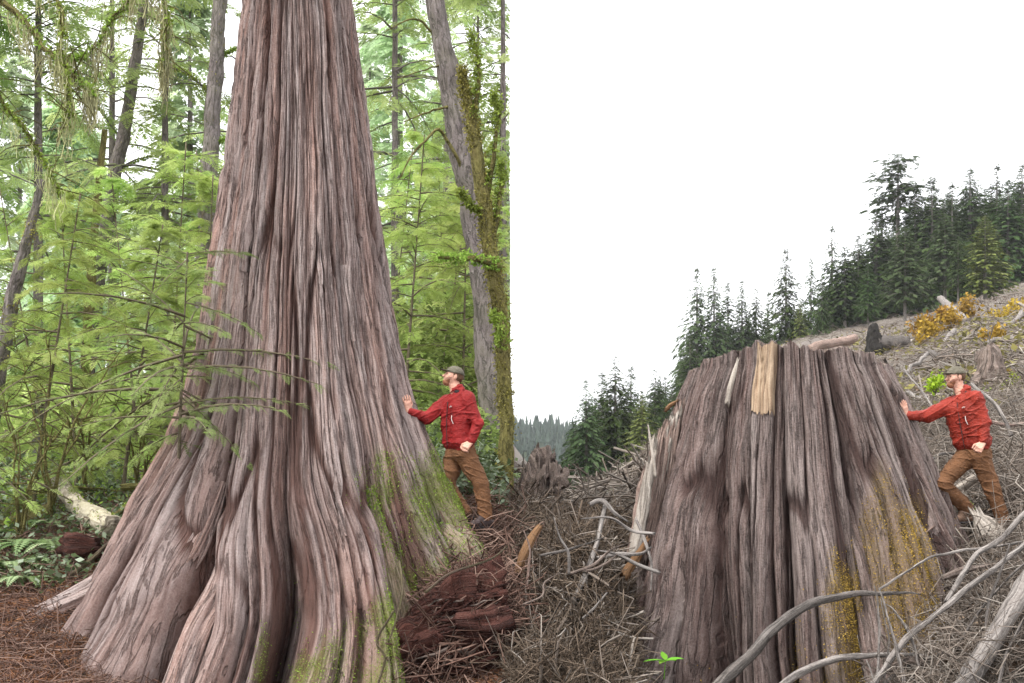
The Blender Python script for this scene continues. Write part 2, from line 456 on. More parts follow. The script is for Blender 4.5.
M['moss'] = leaf_mat("green_moss", (0.23, 0.32, 0.055), 0.35, 0.3)
M['gold_moss'] = leaf_mat("golden_moss", (0.42, 0.30, 0.06), 0.5, 0.25)
M['lichen'] = leaf_mat("hanging_lichen", (0.50, 0.50, 0.27), 0.35, 0.4)
M['young'] = leaf_mat("young_hemlock_leaf", (0.34, 0.46, 0.115), 0.5, 0.58, (0.53, 0.62, 0.22))
M['mid'] = leaf_mat("hemlock_leaf", (0.28, 0.38, 0.12), 0.5, 0.58, (0.46, 0.54, 0.22))
M['pale'] = leaf_mat("hazed_hemlock_leaf", (0.42, 0.54, 0.31), 0.45, 0.58, (0.56, 0.66, 0.40))  # distance haze put into the leaf colour: paler, greyer green for the back trees
M['fern'] = leaf_mat("sword_fern_leaf", (0.16, 0.24, 0.09), 0.5, 0.4, (0.40, 0.50, 0.27))
M['salal'] = leaf_mat("glossy_ground_leaf", (0.10, 0.14, 0.06), 0.5, 0.3, (0.32, 0.38, 0.28), 0.35)
M['fir'] = leaf_mat("dark_fir_needles", (0.050, 0.080, 0.028), 0.4, 0.35, (0.085, 0.125, 0.045), .8, .02)
M['fir_grey'] = leaf_mat("grey_green_fir_needles", (0.070, 0.105, 0.046), 0.4, 0.35, (0.11, 0.15, 0.068), .8, .02)
M['fir_yel'] = leaf_mat("yellow_green_fir_needles", (0.13, 0.16, 0.04), 0.4, 0.3, (0.20, 0.22, 0.06))
M['fir_blue'] = leaf_mat("far_fir_needles", (0.045, 0.065, 0.05), 0.35, 0.15, (0.06, 0.085, 0.062))
M['lime'] = leaf_mat("lime_shrub_leaf", (0.30, 0.42, 0.03), 0.45, 0.45, (0.45, 0.55, 0.06))
M['ochre'] = leaf_mat("ochre_shrub_leaf", (0.32, 0.20, 0.03), 0.5, 0.35, (0.46, 0.30, 0.05))
M['bright'] = leaf_mat("bright_green_leaf", (0.14, 0.32, 0.03), 0.35, 0.35)
M['char'] = bark_mat('charred_wood', (0.008, 0.007, 0.007), (0.02, 0.018, 0.017), (0.05, 0.045, 0.04), (0.03, 0.025, 0.02), 0.4, (12, 3), 0.01)
M['bush'] = leaf_mat('bushy_leaf', (0.15, 0.20, 0.055), 0.55, 0.45, (0.28, 0.34, 0.10))

# ---------------------------------------------------------------- terrain
def column(px, *pairs): return [(px, py, Y) for Y, py in pairs]
LEFT = (column(-250, (8.6, 690), (10.5, 610), (13, 545), (18, 482), (30, 436), (80, 405), (200, 395)) +
        column(0, (8.6, 700), (9.6, 655), (10.5, 613), (13, 545), (18, 487), (30, 437), (80, 405), (200, 395)) +
        column(130, (8.6, 725), (9.6, 700), (10.5, 632), (11.2, 590), (12, 552), (18, 476), (30, 432), (80, 405), (200, 395)) +
        column(300, (8.6, 770), (9.2, 745), (10.2, 722), (12, 600), (16, 472), (30, 430), (80, 405), (200, 395)) +
        column(480, (8.6, 740), (9.2, 705), (10.2, 640), (11.5, 528), (14, 472), (20, 425), (30, 400), (80, 395), (200, 392)) +
        column(560, (9.3, 700), (10.2, 620), (11.3, 535), (14, 468), (20, 418), (30, 398), (80, 392), (200, 392)))
RIGHT = (column(480, (8.5, 720), (10.5, 640), (12, 590), (14, 550), (20, 535), (40, 545), (120, 545), (400, 520)) +
         column(600, (8.8, 720), (10.5, 640), (11.6, 596), (12.4, 560), (14, 522), (30, 505), (70, 503), (120, 500), (250, 508)) +
         column(660, (9, 740), (10.3, 722), (11.5, 690), (12.4, 605), (14, 505), (30, 470), (70, 442), (120, 430), (250, 440)) +
         column(780, (8.6, 760), (9.2, 740), (10.3, 715), (12, 620), (14, 525), (20, 470), (40, 420), (70, 372), (110, 345), (200, 340)) +
         column(900, (8.6, 740), (9.2, 720), (10.3, 690), (11.5, 600), (14, 500), (20, 445), (30, 400), (50, 362), (80, 337), (110, 325), (200, 310)) +
         column(1000, (8.5, 695), (10, 595), (11.5, 529), (14, 472), (20, 420), (30, 376), (50, 336), (80, 305), (110, 292), (200, 270)) +
         column(1200, (8.5, 695), (10, 570), (11.5, 510), (14, 450), (30, 340), (80, 265), (200, 230)))
def tps_fit(P):
    P = np.array(P, float); X = np.stack([P[:, 0] / 260, np.log(P[:, 2]) * 2.2], 1)
    n = len(X); r = np.linalg.norm(X[:, None] - X[None], axis=-1)
    K = np.where(r > 0, r * r * np.log(np.maximum(r, 1e-9)), 0) + np.eye(n) * 0.03
    A = np.zeros((n + 3, n + 3)); A[:n, :n] = K; A[:n, n] = 1; A[:n, n + 1:] = X; A[n, :n] = 1; A[n + 1:, :n] = X.T
    return X, np.linalg.solve(A, np.concatenate([P[:, 1], np.zeros(3)]))
TL, TR = tps_fit(LEFT), tps_fit(RIGHT)
def tps_eval(T, px, Y):
    X, w = T; q = np.stack([px / 260, np.log(Y) * 2.2], -1)
    sh = q.shape[:-1]; q = q.reshape(-1, 2); out = np.zeros(len(q))
    for i in range(0, len(q), 40000):
        r = np.linalg.norm(q[i:i + 40000, None] - X[None], axis=-1)
        out[i:i + 40000] = (np.where(r > 0, r * r * np.log(np.maximum(r, 1e-9)), 0) @ w[:-3]) + w[-3] + q[i:i + 40000] @ w[-2:]
    return out.reshape(sh)
def ground_z(X, Y, rough=True):
    X, Y = np.broadcast_arrays(np.asarray(X, float), np.asarray(Y, float))
    Yc = np.clip(Y, 8.0, 400)
    px = CX + F * X / np.maximum(Yc, 8)
    zl = EYE + (CY - tps_eval(TL, np.clip(px, -250, 560), np.minimum(Yc, 200))) * Yc / F
    zr = EYE + (CY - tps_eval(TR, np.clip(px, 480, 1200), Yc)) * Yc / F
    w = sstep(-0.05, 0.05, X / np.maximum(Yc, 8))
    z = zl * (1 - w) + zr * w
    if rough:
        near = 1 / (1 + (Yc / 40) ** 2)
        z = z + (fbm(X * 1.7, Y * 1.7, seed=3, octs=4) * 0.10 + fbm(X * 0.3, Y * 0.3, seed=9, octs=3) * 0.15 * (1 - near) * 2) * np.where(Yc > 60, 2.0, 1.0)
    return z
def gz(x, y): return float(ground_z(np.array([x]), np.array([y]))[0])

def warp(n, lo, hi, c, s):
    t = np.linspace(np.arcsinh((lo - c) / s), np.arcsinh((hi - c) / s), n)
    return c + s * np.sinh(t)
gx = warp(440, -1200, 1200, 0, 6.0)
gy = np.concatenate([np.linspace(-60, 7.6, 16)[:-1], 7.6 + warp(440, 0, 1200, 2, 3.0)])
GX, GY = np.meshgrid(gx, gy)
GZ = ground_z(GX, GY)
gm = MB()
nx, ny = len(gx), len(gy)
i = np.arange(ny - 1)[:, None] * nx; j = np.arange(nx - 1)[None]
gm.add(np.stack([GX, GY, GZ], -1).reshape(-1, 3), np.stack([i + j, i + j + 1, i + nx + j + 1, i + nx + j], -1).reshape(-1, 4),
       None, np.stack([GX, GY], -1).reshape(-1, 2), sstep(-0.15, 0.15, GX).ravel())
g = NT("forest_floor_and_cutover_soil")
o1 = g.coord("Object")
n_big = g.noise(o1, 0.9, 5, 0.65); n_sm = g.noise(o1, 14, 5, 0.75, 0.6); n_fi = g.noise(g.coord("Object", (1, 1, 1)), 60, 3, 0.8, 1.0)
red = g.ramp(n_sm, [(0.3, (0.035, 0.018, 0.012)), (0.48, (0.12, 0.062, 0.044)), (0.66, (0.24, 0.15, 0.11))])
grn = g.ramp(n_sm, [(0.3, (0.03, 0.03, 0.012)), (0.6, (0.10, 0.11, 0.03))])
lf = g.mix(g.ramp(n_big, [(0.52, 0.0), (0.66, 0.7)]), red, grn)
grey = g.ramp(n_sm, [(0.28, (0.06, 0.045, 0.035)), (0.5, (0.19, 0.15, 0.125)), (0.70, (0.36, 0.32, 0.28))])
tan = g.ramp(n_sm, [(0.3, (0.10, 0.085, 0.03)), (0.65, (0.26, 0.22, 0.10))])
rf = g.mix(g.ramp(n_big, [(0.5, 0.0), (0.66, 0.6)]), grey, tan)
gc = g.mix(g.attr("tint"), lf, rf)
gc = g.mix(0.35, gc, g.ramp(n_fi, [(0.3, 0.03), (0.7, 0.30)]))
hb = g.n("Math", operation='ADD'); g.l(n_sm, hb.inputs[0]); g.l(n_fi, hb.inputs[1])
M['ground'] = g.done(gc, 0.95, g.bump(hb.outputs[0], 0.05), 0.1)
tag(gm.build("ground", M['ground']), kind="structure")

# ---------------------------------------------------------------- the two great trunks
def lobes(th, n, seed, power=0.6):
    u = n * th / (2 * np.pi) + 0.55 * fbm(np.cos(th) * 2.6 + seed, np.sin(th) * 2.6, seed=seed, octs=2)
    k = np.floor(u); p = u - k
    h = hash01(np.mod(k, n), np.zeros_like(k), np.zeros_like(k), seed)
    return np.abs(np.sin(np.pi * p)) ** power * (0.55 + 0.45 * h)

class Trunk:
    def __init__(self, Y, rows, seed, depth=0.95, amp_top=0.03, amp_base=0.22, n1=13, lean=0.0, zb=0.2, zt=3.5, toes=0):
        self.Y, self.seed, self.depth, self.n1, self.toes = Y, seed, depth, n1, toes
        R = np.array(rows, float); k = Y / F
        self.z = EYE + (CY - R[:, 0]) * k
        o = np.argsort(self.z); self.z = self.z[o]
        self.xl = ((R[:, 1] - CX) * k)[o]; self.xr = ((R[:, 2] - CX) * k)[o]
        self.at_, self.ab, self.zb, self.zt = amp_top, amp_base, zb, zt
    def dims(self, z):
        xl = np.interp(z, self.z, self.xl); xr = np.interp(z, self.z, self.xr)
        return (xl + xr) / 2, (xr - xl) / 2
    def pos(self, th, z, lift=0.0):
        sd = self.seed
        cx, a = self.dims(z)
        f = 1 - sstep(self.zb, self.zt, z)                      # 1 at the foot, 0 up the bole
        tw = th + 0.16 * fbm(np.cos(th) * 1.5, np.sin(th) * 1.5 + 4, z * 0.33 + sd, seed=sd, octs=3) * (0.45 + f)
        l1 = lobes(tw, self.n1, sd + 1, 0.6)
        l2 = lobes(tw + 0.02 * fbm(z * 0.8, th * 2, seed=sd + 8), self.n1 * 2 + 3, sd + 2, 0.55)
        A1 = (self.at_ + (self.ab - self.at_) * f) * a
        g1 = np.clip(1 - l1 * 1.5, 0, 1) ** 2
        base = sstep(1.3, -0.5, z)
        A1 = A1 * (1 + 0.9 * base)
        r = a - 0.16 * A1 + A1 * (l1 - 0.5) + (0.02 + 0.07 * f + 0.10 * base) * a * (l2 - 0.5) - (0.04 + 0.12 * f + 0.16 * base) * g1
        if self.toes:                                       # the foot parts into separate toes of root
            t_ = sstep(1.6, -0.4, z); l4 = lobes(tw, self.toes, sd + 31, 0.55)
            r = r + 0.17 * t_ * a * (l4 - 0.55) - 0.24 * t_ * np.clip(1 - l4 * 1.5, 0, 1) ** 1.5
        # braided furrows that part the bark into long lens-shaped plates, and the fibres of each plate
        q = tw + 0.012 * fbm(z * 1.3, tw * 9, seed=sd + 21, octs=2)
        v1 = vnoise(q * 11, z * 0.38, seed=sd + 3); v2 = vnoise(q * 24 + 9, z * 0.62, seed=sd + 13); v3 = vnoise(q * 50, z * 1.0 + 3, seed=sd + 14)
        amt = 0.6 + 0.5 * vnoise(q * 3, z * 0.5, seed=sd + 15)
        c1 = np.exp(-(v1 / 0.085) ** 2); c2 = np.exp(-(v2 / 0.12) ** 2) * amt; c3 = np.exp(-(v3 / 0.17) ** 2) * amt
        step = vnoise(q * 14, z * 1.3, seed=sd + 6)
        r = r - (0.05 * f + 0.12 * base) * np.clip(1 - l2 * 1.6, 0, 1) ** 2 - 0.070 * c1 - 0.040 * c2 - 0.020 * c3 + 0.05 * np.abs(v1) ** .7 + 0.016 * np.tanh(step * 9)
        r = r + 0.012 * fbm(q * 90, z * 1.3, seed=sd + 4, octs=2) + 0.008 * vnoise(q * 40, z * 9, seed=sd + 16)
        r = r + 0.04 * fbm(np.cos(th) * 2.5, np.sin(th) * 2.5, z * 1.4, seed=sd + 5, octs=3) * (0.4 + f)
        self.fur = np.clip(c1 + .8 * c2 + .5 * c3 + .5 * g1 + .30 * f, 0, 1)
        r = r + lift
        x = cx + r * np.cos(th); y = self.Y + self.depth * r * np.sin(th)
        return np.stack([x, y, z], -1), tw
    def front(self, px, py):
        """angle on the near side that shows at a pixel"""
        z = EYE + (CY - py) * self.Y / F
        for _ in range(6):
            cx, a = self.dims(z); X = None
            th = -np.pi / 2
            ths = np.linspace(-np.pi * .99, -0.01, 400)
            P, _t = self.pos(ths, np.full(400, z))
            q = CX + F * P[:, 0] / P[:, 1]
            i = np.argmin(np.abs(q - px)); z = EYE + (CY - py) * P[i, 1] / F
        return ths[i], z

def hug(T, pts, radii):
    out = []
    for (px, py, e), r in zip(pts, radii):               # e: share of the root's thickness standing out of the trunk
        z = EYE + (CY - py) * T.Y / F; ths = np.linspace(-np.pi * .97, -np.pi * .03, 300)
        for _ in range(6):                                 # the smooth mean surface, without its furrows
            cx, a_ = T.dims(z); x = cx + .93 * a_ * np.cos(ths); y = T.Y + T.depth * .93 * a_ * np.sin(ths)
            i_ = np.argmin(np.abs(CX + F * x / y - px)); z = EYE + (CY - py) * y[i_] / F
        n = nrm(np.array([np.cos(ths[i_]), np.sin(ths[i_]), 0.25]))
        out.append(np.array([x[i_], y[i_], z]) - n * r * (1.6 - 2.2 * e))
    return np.array(out)

def trunk_grid(nf, nb):
    return np.concatenate([np.linspace(-np.pi * 1.04, np.pi * 0.04, nf), np.linspace(np.pi * 0.04, np.pi * 0.96, nb + 2)[1:-1]])

def skin(mb, P, tw, Z, tint, closed=True):
    n, m = Z.shape
    i = np.arange(n - 1)[:, None] * m; j = np.arange(m if closed else m - 1)[None]; k = (j + 1) % m
    mb.add(P.reshape(-1, 3), np.stack([i + j, i + k, i + m + k, i + m + j], -1).reshape(-1, 4), None,
           np.stack([tw * 1.3, Z], -1).reshape(-1, 2), tint.ravel())

def proj(P): return CX + F * P[..., 0] / P[..., 1], CY - F * (P[..., 2] - EYE) / P[..., 1]

def tufts(mb, P, N, size, rng, per=1, out=0.6):
    """little leaf-shaped flakes of moss standing off a surface"""
    n = len(P)
    d = nrm(N * out + rng.normal(size=(n, 3)) * 0.7 + np.array([0, 0, -0.15]))
    b = nrm(np.cross(d, rng.normal(size=(n, 3))))
    s = size * rng.uniform(0.5, 1.4, (n, 1))
    V = np.stack([P, P + d * s * .5 + b * s * .28, P + d * s, P + d * s * .5 - b * s * .28], 1)
    mb.add(V.reshape(-1, 3), np.arange(n * 4).reshape(n, 4), None, None, np.repeat(rng.random(n), 4))

rng = np.random.default_rng(11)
LT = Trunk(11.8, [(-1500, 262, 334), (0, 247, 350), (60, 243, 357), (100, 238, 362), (150, 232, 369), (200, 225, 376), (250, 217, 383), (300, 210, 389), (350, 203, 398),
                  (400, 190, 412), (450, 170, 432), (500, 142, 452), (540, 122, 470), (600, 94, 496), (640, 72, 508), (683, 45, 520), (760, 0, 545)],
           21, 0.95, 0.05, 0.26, 13, 0, 0.0, 3.6, 26)
th = trunk_grid(760, 120)
zz = np.concatenate([np.linspace(-1.2, 7.6, 820), np.linspace(7.7, 24, 60)])
TH, ZZ = np.meshgrid(th, zz)
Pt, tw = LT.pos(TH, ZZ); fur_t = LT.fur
qx, qy = proj(Pt)
nz_m = fbm(Pt[..., 0] * 2.2, Pt[..., 1] * 2.2, Pt[..., 2] * 1.1, seed=77, octs=4)
zone = 0.95 * sstep(310, 425, qx) * sstep(410, 520, qy + (qx - 400) * .3) + 0.5 * sstep(590, 683, qy) * sstep(225, 270, qx) + 0.32 * sstep(540, 620, qy) * sstep(250, 280, qx)
mask = sstep(0.35, 0.95, nz_m + zone * 0.85) * (zone > .02)
giant = empty("giant_cedar", (-2.36, 11.8, 0))
tag(giant, "giant living cedar with fluted reddish bark and mossy spreading roots", "tree")
t0 = MB(); skin(t0, Pt, tw, ZZ, np.clip(mask, 0, 1))
def adopt(o, root):
    o.parent = root; o.matrix_parent_inverse = root.matrix_world.inverted() if False else o.matrix_parent_inverse
    o.location = np.array(o.location) - np.array(root.location); return o
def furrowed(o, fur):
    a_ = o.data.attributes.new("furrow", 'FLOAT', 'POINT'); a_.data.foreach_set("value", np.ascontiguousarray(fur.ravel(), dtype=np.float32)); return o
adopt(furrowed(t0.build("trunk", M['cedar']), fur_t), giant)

# moss on the right-hand flank and the foot
Nn = np.cross(np.gradient(Pt, axis=1), np.gradient(Pt, axis=0)); Nn = nrm(Nn)
sel = (nz_m + zone * 0.85 + rng.normal(0, .16, nz_m.shape) > 0.60) & (TH < 0.1) & (ZZ > -0.9) & (zone > 0.15)
I = np.argwhere(sel); I = I[rng.permutation(len(I))[:110000]]
mm = MB(); tufts(mm, Pt[I[:, 0], I[:, 1]], Nn[I[:, 0], I[:, 1]], 0.017, rng)
adopt(mm.build("moss", M['moss'], None, False), giant)

roots = [
    ([(150, 520, -.35)], [(120, 572, 11.15), (85, 597, 10.85), (50, 613, 10.65), (12, 628, 10.5), (-25, 640, 10.5)], (.08, .13, .125, .11, .085, .06)),
    ([(216, 478, -.1), (203, 512, .2), (188, 548, .5), (170, 582, .72), (148, 618, .85), (122, 650, .95)], [(88, 692, 9.75), (60, 735, 9.45)], (.06, .09, .12, .13, .13, .13, .12, .1)),
    ([(186, 470, -.1), (172, 505, .2), (156, 540, .5), (138, 572, .7), (112, 606, .85)], [(78, 640, 10.35), (48, 668, 10.1), (15, 700, 9.8)], (.06, .09, .11, .12, .12, .11, .09, .06)),
    ([(240, 500, -.1), (230, 545, .2), (218, 590, .5), (202, 630, .7)], [(180, 690, 9.6), (160, 750, 9.3)], (.06, .09, .12, .13, .13, .12)),
    ([(393, 385, -.05), (403, 415, .1), (412, 445, .25), (426, 480, .38), (445, 520, .5)], [(464, 552, 11.0), (480, 580, 10.9)], (.04, .10, .14, .16, .16, .14, .1)),
    ([(375, 490, -.05), (388, 540, .15), (402, 600, .32), (411, 660, .4)], [(416, 720, 9.9)], (.05, .12, .16, .16, .13))]
for k, (hp, fp, r) in enumerate(roots):
    b = MB(); P = np.vstack([hug(LT, hp, r), ats(fp)])
    tube(b, P, r, 48, 150, 0.10, 1.4, 150 + k, tint=0.6 if k > 3 else 0.0, flute=0.30, wob=0.05)
    ro = adopt(b.build("root", M['cedar']), giant)
    if k in (4, 5):
        V = np.concatenate(b.V); sp = rng.permutation(len(V))[:3600]
        n_ = nrm(np.stack([np.zeros(len(sp)), -np.ones(len(sp)), np.ones(len(sp)) * .5], 1))
        f_ = fbm(V[sp][:, 0] * 3, V[sp][:, 1] * 3, V[sp][:, 2] * 2, seed=5) > (-.03 if k == 4 else 0.05)
        f_ &= V[sp][:, 1] < np.interp(V[sp][:, 2], P[::-1, 2], P[::-1, 1]) + .06
        mb_ = MB(); tufts(mb_, V[sp][f_].repeat(4, 0) + rng.normal(0, .012, (4 * f_.sum(), 3)), n_[f_].repeat(4, 0), 0.020, rng)
        o = mb_.build("moss", M['moss'], None, False); o.parent = ro
# a few loose strips of bark
for px, py, ln in ((318, 190, 1.0), (333, 420, 1.1), (258, 120, 1.6), (345, 265, .8)):
    a0, z0 = LT.front(px, py)
    zs = np.linspace(z0, z0 - ln, 24); A = np.linspace(-0.03, 0.03, 6)
    AA, ZS = np.meshgrid(a0 + A, zs)
    lift = 0.03 + 0.05 * ((z0 - ZS) / ln) ** 2
    wd = 1 - 0.6 * ((z0 - ZS) / ln); AA = a0 + (AA - a0) * wd
    P1, w1 = LT.pos(AA, ZS, lift)
    b = MB(); skin(b, P1, w1, ZS, np.zeros_like(ZS), False)
    P2, _ = LT.pos(AA, ZS, lift - 0.03); skin(b, P2[:, ::-1], w1, ZS, np.zeros_like(ZS), False)
    adopt(b.build("bark_strip", M['cedar']), giant)

# ---- the cut stump
RT = Trunk(11.8, [(300, 700, 880), (345, 700, 881), (372, 697, 886), (400, 684, 900), (450, 670, 920), (500, 656, 940), (550, 641, 960), (600, 630, 978), (650, 618, 994), (690, 608, 1005), (770, 590, 1025)],
           64, 0.9, 0.17, 0.22, 13, 0, -0.5, 3.2)
def stump_top(th):
    cx, a = RT.dims(3.0)
    pxs = CX + F * (cx + a * np.cos(th)) / (RT.Y + 0.9 * a * np.sin(th))
    k = (RT.Y + 0.9 * a * np.sin(th)) / F
    py = np.interp(pxs, [680, 697, 710, 735, 750, 756, 800, 815, 850, 872, 880, 890], [384, 375, 362, 352, 348, 343, 345, 349, 350, 353, 361, 370])
    back = np.sin(th) > 0.1
    z = EYE + (CY - py) * k
    z = np.where(back, np.minimum(z, 2.85), z)
    return z + 0.05 * fbm(th * 14, 3, seed=4, octs=3) + 0.018 * vnoise(th * 70, 1, seed=8)
th = trunk_grid(760, 160)
t01 = np.linspace(0, 1, 430)[:, None]
ZT = stump_top(th)[None]
ZZ = -1.0 + (ZT + 1.0) * t01; TH = np.broadcast_to(th[None], ZZ.shape)
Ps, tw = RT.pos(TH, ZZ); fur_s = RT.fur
qx, qy = proj(Ps)
nz_m = fbm(Ps[..., 0] * 2.6, Ps[..., 1] * 2.6, Ps[..., 2] * 1.2, seed=41, octs=4)
zone = 1.0 * np.exp(-((qx - 908) / 36.0) ** 2) * sstep(440, 550, qy) + 0.66 * np.exp(-((qx - 850) / 30.0) ** 2) * sstep(520, 600, qy) + 0.34 * sstep(540, 683, qy) * sstep(640, 700, qx)
ymask = sstep(0.35, 0.85, nz_m + zone * 0.9) * (zone > .02)
stump = empty("giant_cedar_stump", (3.0, 11.8, 0))
tag(stump, "huge weathered purple-grey cedar stump with a flat sawn top", "stump")
b = MB(); skin(b, Ps, tw, ZZ, np.clip(ymask, 0, 1))
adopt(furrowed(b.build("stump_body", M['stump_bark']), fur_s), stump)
top = Ps[-1]; c = top.mean(0)
rad = np.linspace(1, 0, 26)[:, None, None]
C = c + (top - c)[None] * rad
C[..., 2] = top[None, :, 2] * rad[..., 0] + (2.92) * (1 - rad[..., 0]) + 0.02 * fbm(C[..., 0] * 14, C[..., 1] * 5, seed=6) * (rad[..., 0] < .98)
b = MB(); n_, m_ = C.shape[:2]
i = np.arange(n_ - 1)[:, None] * m_; j = np.arange(m_)[None]; k = (j + 1) % m_
C[0, :, 2] -= 0.004
b.add(C.reshape(-1, 3), np.stack([i + j, i + k, i + m_ + k, i + m_ + j], -1).reshape(-1, 4), None, C.reshape(-1, 3)[:, :2])
adopt(b.build("sawn_top", M['wad_wood']), stump)
def patch(px0, px1, py0, py1, lift, name, mat, root, T, jag=0.05, n=60, m=26):
    a0, z0 = T.front(px0, py0); a1, _ = T.front(px1, py0); z1 = T.front((px0 + px1) / 2, py1)[1]
    A, V = np.meshgrid(np.linspace(a0, a1, m), np.linspace(0, 1, n))
    if T is RT: z0 = stump_top(A[0])[None] - 0.012
    zl = z1 + jag * 2.2 * vnoise(A * 130, 2.0, seed=31)
    Z = z0 + (zl - z0) * V
    A = A + 0.012 * vnoise(Z * 2.0, 5, seed=3)
    e = np.minimum(np.minimum(np.linspace(0, 1, m), np.linspace(1, 0, m)) * 10, 1)[None]
    P, w = T.pos(A, Z, lift * e - 0.01)
    b = MB(); skin(b, P, w, Z, np.zeros_like(Z), False)
    return adopt(b.build(name, mat), root)
patch(756, 777, 345, 414, 0.035, "pale_wood_patch", M['fresh_wood'], stump, RT, .02)
# golden moss and lichen on the right flank
Nn = nrm(np.cross(np.gradient(Ps, axis=1), np.gradient(Ps, axis=0)))
sel = (nz_m + zone * 0.9 + rng.normal(0, .22, nz_m.shape) > 0.80) & (TH < 0.1) & (ZZ > -0.9) & (zone > 0.12)
I = np.argwhere(sel); I = I[rng.permutation(len(I))[:60000]]
mm = MB(); tufts(mm, Ps[I[:, 0], I[:, 1]], Nn[I[:, 0], I[:, 1]], 0.016, rng)
adopt(mm.build("moss", M['gold_moss'], None, False), stump)
# long ribs and splinters standing along its left edge
def board(name, mat, pts, w, t, root, seed, tip=0.8, ns=20):
    """a split board: flat in section, ragged along the grain at its ends"""
    b = MB(); tube(b, ats(pts), [w, w * 1.05, w * .95, w * tip], ns, 46, 0.10, 9, seed, flute=0.30, jag=w * 2.2, wob=.015, flat=max(t / w, .2))
    o = b.build(name, mat)
    return adopt(o, root) if root is not None else o
rb = np.random.default_rng(15)
for k in range(26):                                   # the torn strip down its left side
    f = k / 25.0; x0 = 634 + 30 * f + rb.uniform(-3, 3); yb = 545 - 10 * f + rb.uniform(-12, 12); yt = 460 - 52 * f ** .8 + rb.uniform(-8, 24)
    xt = x0 + 4 + (yb - yt) * .13; Yd = 11.35 + .25 * f + rb.uniform(-.06, .06)
    board("splinter", M['splinter'] if k % 5 else M['white_wood'], [(x0, yb, Yd), (x0 * .6 + xt * .4, yb * .65 + yt * .35, Yd + .03), (x0 * .3 + xt * .7, yb * .3 + yt * .7, Yd + .05), (xt, yt, Yd + .06)],
          rb.uniform(.03, .075), rb.uniform(.016, .03), stump, 300 + k, rb.uniform(.3, .9))
board("splinter", M['white_wood'], [(655, 476, 11.1), (652, 455, 11.12), (650, 440, 11.15), (648, 426, 11.17)], .014, .008, stump, 6, .5)
board("splinter", M['orange_wood'], [(668, 409, 11.6), (671, 406, 11.6), (674, 404, 11.6), (677, 402, 11.6)], .022, .02, stump, 7, .5)
board("splinter", M['white_wood'], [(727, 402, 10.95), (730, 388, 10.95), (734, 374, 10.97), (737, 362, 11.0)], .022, .012, stump, 8, .5)
board("splinter", M['white_wood'], [(915, 476, 11.05), (924, 498, 11.0), (937, 522, 10.95), (950, 545, 10.9)], .030, .014, stump, 9, .6)
board("splinter", M['splinter'], [(911, 540, 10.8), (917, 538, 10.78), (924, 534, 10.75), (931, 529, 10.73)], .026, .012, stump, 10, .8)
board("splinter", M['splinter'], [(918, 505, 10.95), (927, 525, 10.93), (938, 548, 10.9), (944, 560, 10.88)], .025, .012, stump, 12, .5)
for k, (hp, fp, r) in enumerate([([(884, 385, .1), (903, 440, .3), (925, 500, .4), (943, 550, .5)], [(962, 610, 10.9), (972, 660, 10.7)], (.03, .09, .13, .15, .14, .11)),
                              ([(695, 400, .1), (675, 470, .3), (660, 550, .35), (645, 630, .4)], [(634, 700, 10.6)], (.03, .10, .14, .16, .16)),
                              ([(845, 490, .0), (860, 550, .25), (872, 620, .4)], [(880, 710, 9.95)], (.03, .13, .16, .17))]):
    b = MB(); tube(b, np.vstack([hug(RT, hp, r), ats(fp)]), r, 40, 130, 0.09, 3.0, 80 + k, tint=0.1, flute=0.30, wob=0.04)
    adopt(b.build("root", M['stump_bark']), stump)

# ---------------------------------------------------------------- people
def fabric(name, col, var=0.25, rough=0.75, sc=9):
    m = NT(name); o = m.coord("Object")
    n1 = m.noise(o, sc, 4, 0.6); n2 = m.noise(o, 240, 2, 0.7)
    c = m.ramp(n1, [(0.3, tuple(x * (1 - var) for x in col)), (0.7, tuple(x * (1 + var) for x in col))])
    n3 = m.noise(m.coord('Object', (1, 1, 1.6)), 17, 3, 0.55, 0.8)
    return m.done(c, rough, m.bump(n2, 0.002, 0.6, m.bump(n3, 0.03, 0.7)), 0.2)
M['red'] = fabric("red_jacket_cloth", (0.22, 0.014, 0.014), 0.25, 0.65)
M['orange_red'] = fabric("faded_red_jacket_cloth", (0.24, 0.027, 0.016), 0.25, 0.6)
M['brown'] = fabric("brown_canvas_cloth", (0.15, 0.072, 0.035), 0.22, 0.85)
M['cap'] = fabric("olive_cap_cloth", (0.11, 0.10, 0.075), 0.3, 0.9)
M['skin'] = fabric("skin", (0.56, 0.31, 0.23), 0.1, 0.5, 20)
M['hair'] = fabric("brown_hair", (0.10, 0.055, 0.03), 0.4, 0.6, 60)
M['beard'] = fabric("ginger_stubble", (0.23, 0.10, 0.055), 0.35, 0.8, 90)
M['boot'] = fabric("dark_boot_leather", (0.05, 0.036, 0.035), 0.4, 0.6)
M['boot_tan'] = fabric("dusty_boot_leather", (0.16, 0.10, 0.07), 0.4, 0.7)
M['collar'] = fabric("dark_lining", (0.03, 0.027, 0.028), 0.3, 0.8)
M['eye'] = fabric("dark_eye", (0.03, 0.02, 0.015), 0.1, 0.2)
M['trim'] = fabric("pale_trim", (0.55, 0.5, 0.47), 0.1, 0.6)

